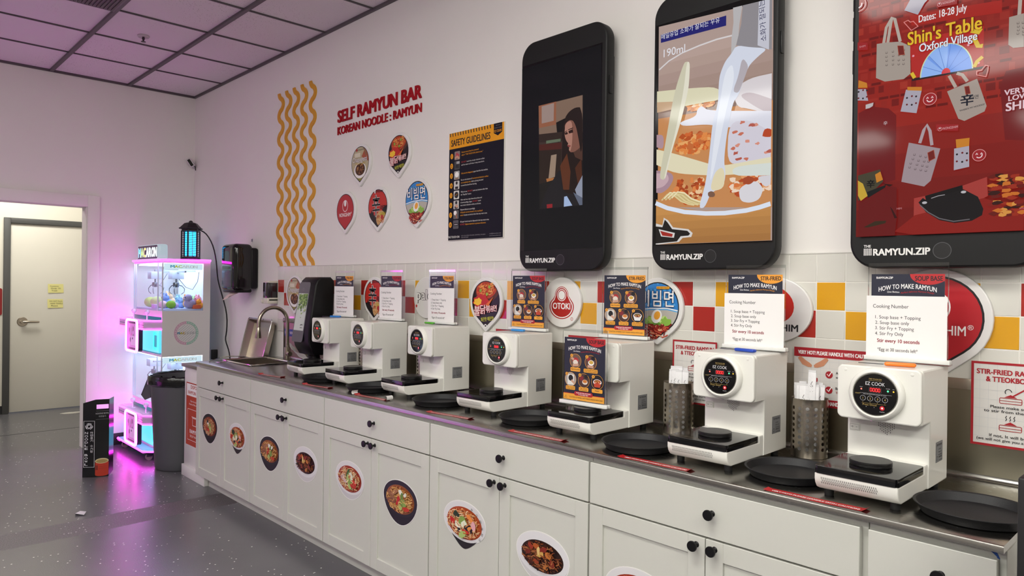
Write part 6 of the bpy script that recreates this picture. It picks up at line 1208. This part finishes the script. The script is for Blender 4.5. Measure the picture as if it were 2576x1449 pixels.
fr = []
for k in range(3):
    a, c = Vector((*pts[k], 0)), Vector((*pts[k + 1], 0)); fr.append((PL(tuple(a), tuple(c - a), (0, 0, 1)) @ Matrix.Diagonal((1, .893, 1, 1)), (c - a).length))
M0, w0 = fr[0]; m = MB(M0); m.prism([(0, .0), (w0, 0), (w0, HT), (0, HT - .03)], -.004, 0, BC); m.build('left_panel', t)
P = MB(M0); P.w = .0002; c0 = w0 / 2; wl = mat('#d9d9dc', .4); P.loop(box4(.006, .085, w0 - .004, .475), .0022, wl); P.text('♻', c0, .405, .05, wl, w=.055, kor=True, bold=.02)
for i, ch in enumerate('NOODLE BOWL'):
    if ch != ' ': P.text(ch, c0 - .018, .365 - .0265 * i, .019, wl, w=.022, bold=.02)
for i, ch in enumerate('라면용기 수거함'):
    if ch != ' ': P.text(ch, c0 + .02, .367 - .0225 * i, .019, wl, w=.02, kor=True)
P.build('left_print', t, smooth=False)
M1, w1 = fr[1]; m = MB(M1); [m.prism(box4(*q), -.004, 0, BC) for q in ((0, 0, w1, .575), (0, .612, w1, HT), (0, .575, .007, .612), (w1 - .005, .575, w1, .612))]; m.build('middle_panel', t)
P = MB(M1); P.w = .0002; P.line([(.004, .558), (w1, .558)], .0012, mat('#8d8d92', .4)); P.line([(.004, .487), (w1, .487)], .0012, mat('#8d8d92', .4)); P.text('NOODLE BOWL', w1 / 2, .53, .014, mat('#a9a9ae', .4), w=w1 * .96); P.text('라면용기', w1 / 2, .505, .014, mat('#a9a9ae', .4), w=w1 * .5, kor=True)
P.poly([(.002, .125), (w1, .125), (w1 - .002, .02)] + [(w1 / 2 + (w1 / 2 - .003) * cos(R(a)), .018 + .012 * sin(R(a))) for a in range(-20, -161, -20)] + [(.002, .02)], mat('#b3321c', .4)); P.poly(ell(w1 / 2, .135, w1 / 2 - .001, .022, 30), mat('#cdb98a', .4)); P.poly(ell(w1 / 2, .131, w1 / 2 - .006, .017, 30), mat('#9a8550', .4)); P.loop(ell(w1 / 2, .135, w1 / 2 - .001, .022, 30), .0025, mat('#e0d2ac', .4)); P.rect(.004, .06, .02, .1, mat('#7c2216', .4)); P.line([(.025, .085), (w1 - .01, .087)], .002, mat('#7c2216', .4)); P.line([(.025, .07), (w1 - .01, .072)], .002, mat('#7c2216', .4)); P.build('bowl_print', t, smooth=False)
M2, w2_ = fr[2]; m = MB(M2); m.prism([(0, 0), (w2_, .02), (w2_, HT), (0, HT)], -.004, 0, BC); m.build('right_panel', t)
# ---------------------------------------------------------------- hallway notes, litter, black cabinet at the right edge
for y0, z0, lines, l in ((-.747, 1.337, ('Customer', 'Only !!!!', 'Trash'), 'upper yellow sticky note on the hallway door'), (-.75, 1.165, ('DO NOT Finish', 'HAND TOWELS', 'Please'), 'lower yellow sticky note on the hallway door')):
    t = thing('sticky_note', l, 'sticky note', (-2.394, y0 + .075, z0), 'sticky notes on the hallway door'); m = MB(SIDE(-2.3945)); m.add([(y0, z0 + .1, .0), (y0 + .153, z0 + .1, 0), (y0 + .155, z0, .004), (y0 + .002, z0 - .002, .007)], [(3, 2, 1, 0)], mat('#d6cf86', .7)); m.build('note', t, smooth=False)
    P = MB(SIDE(-2.3865))
    for k, s in enumerate(lines): P.text(s, y0 + .02 + .008 * k, z0 + .07 - .026 * k, .013, INK, 'l', w=min(.125, .011 * len(s)))
    P.build('writing', t, smooth=False)
t = thing('red_sign', 'red rounded sign on the hallway wall, cut by the left frame edge', 'sign', (-2.39, -1.29, 1.08)); m = MB(SIDE(-2.3995)); m.prism(rrect(-1.42, 1.088, -1.172, 1.385, .02), 0, .006, mat('#8c1a1c', .35)); m.build('plate', t)
m = MB(TOP(1.975, -1.385, .001)); m.add([(-.03, -.02, 0), (.01, -.03, .012), (.05, .01, .004), (.02, .03, .015), (-.02, .02, .002), (.0, .0, .02)], [(0, 1, 5), (1, 2, 5), (2, 3, 5), (3, 4, 5), (4, 0, 5)], mat('#c9c4cc', .3)); solo(m, 'wrapper', 'crumpled clear wrapper on the grey floor before the stand', 'litter', (1.975, -1.385, .001), smooth=False)
m = MB(TOP(-2.0, -.585, .0005)); m.prism(blob(0, 0, .05, .1, 5, 14, .12), 0, .006, mat('#b9b6ac', .6)); solo(m, 'flat_scrap', 'flat pale scrap on the hallway floor in front of the door', 'litter', (-2.0, -.585, .0005))
t = thing('black_cabinet', 'tall black cabinet edge at the right frame border, beyond the worktop end', 'cabinet', (7.1, -.86, 0)); bx0 = on_x = 6.815
m = MB(); m.box(bx0, -1.04, .03, 7.4, -.7, 1.155, mat('#0f0f10', .4, noise=.1, nscale=30), .004); m.build('body', t); m = MB(); m.box(bx0 + .02, -1.02, 0, 7.38, -.72, .031, BLACK_MAT); m.build('plinth', t)

# a second machine of the kind stands farther along the end wall, outside the frame, and shows in glossy fronts and acrylic; the farther copy is added unseen for lilac light
for i, y in enumerate((-3.15, -4.05)):
    c = copy_tree(CM, 'neon claw machine along the end wall beyond the doorway, ' + ('nearest the doorway' if i == 0 else 'farther one, added for lilac light'))
    c.location = (.47, y, 0); c.rotation_euler.z = R(90); c['group'] = 'claw machines along the end wall'
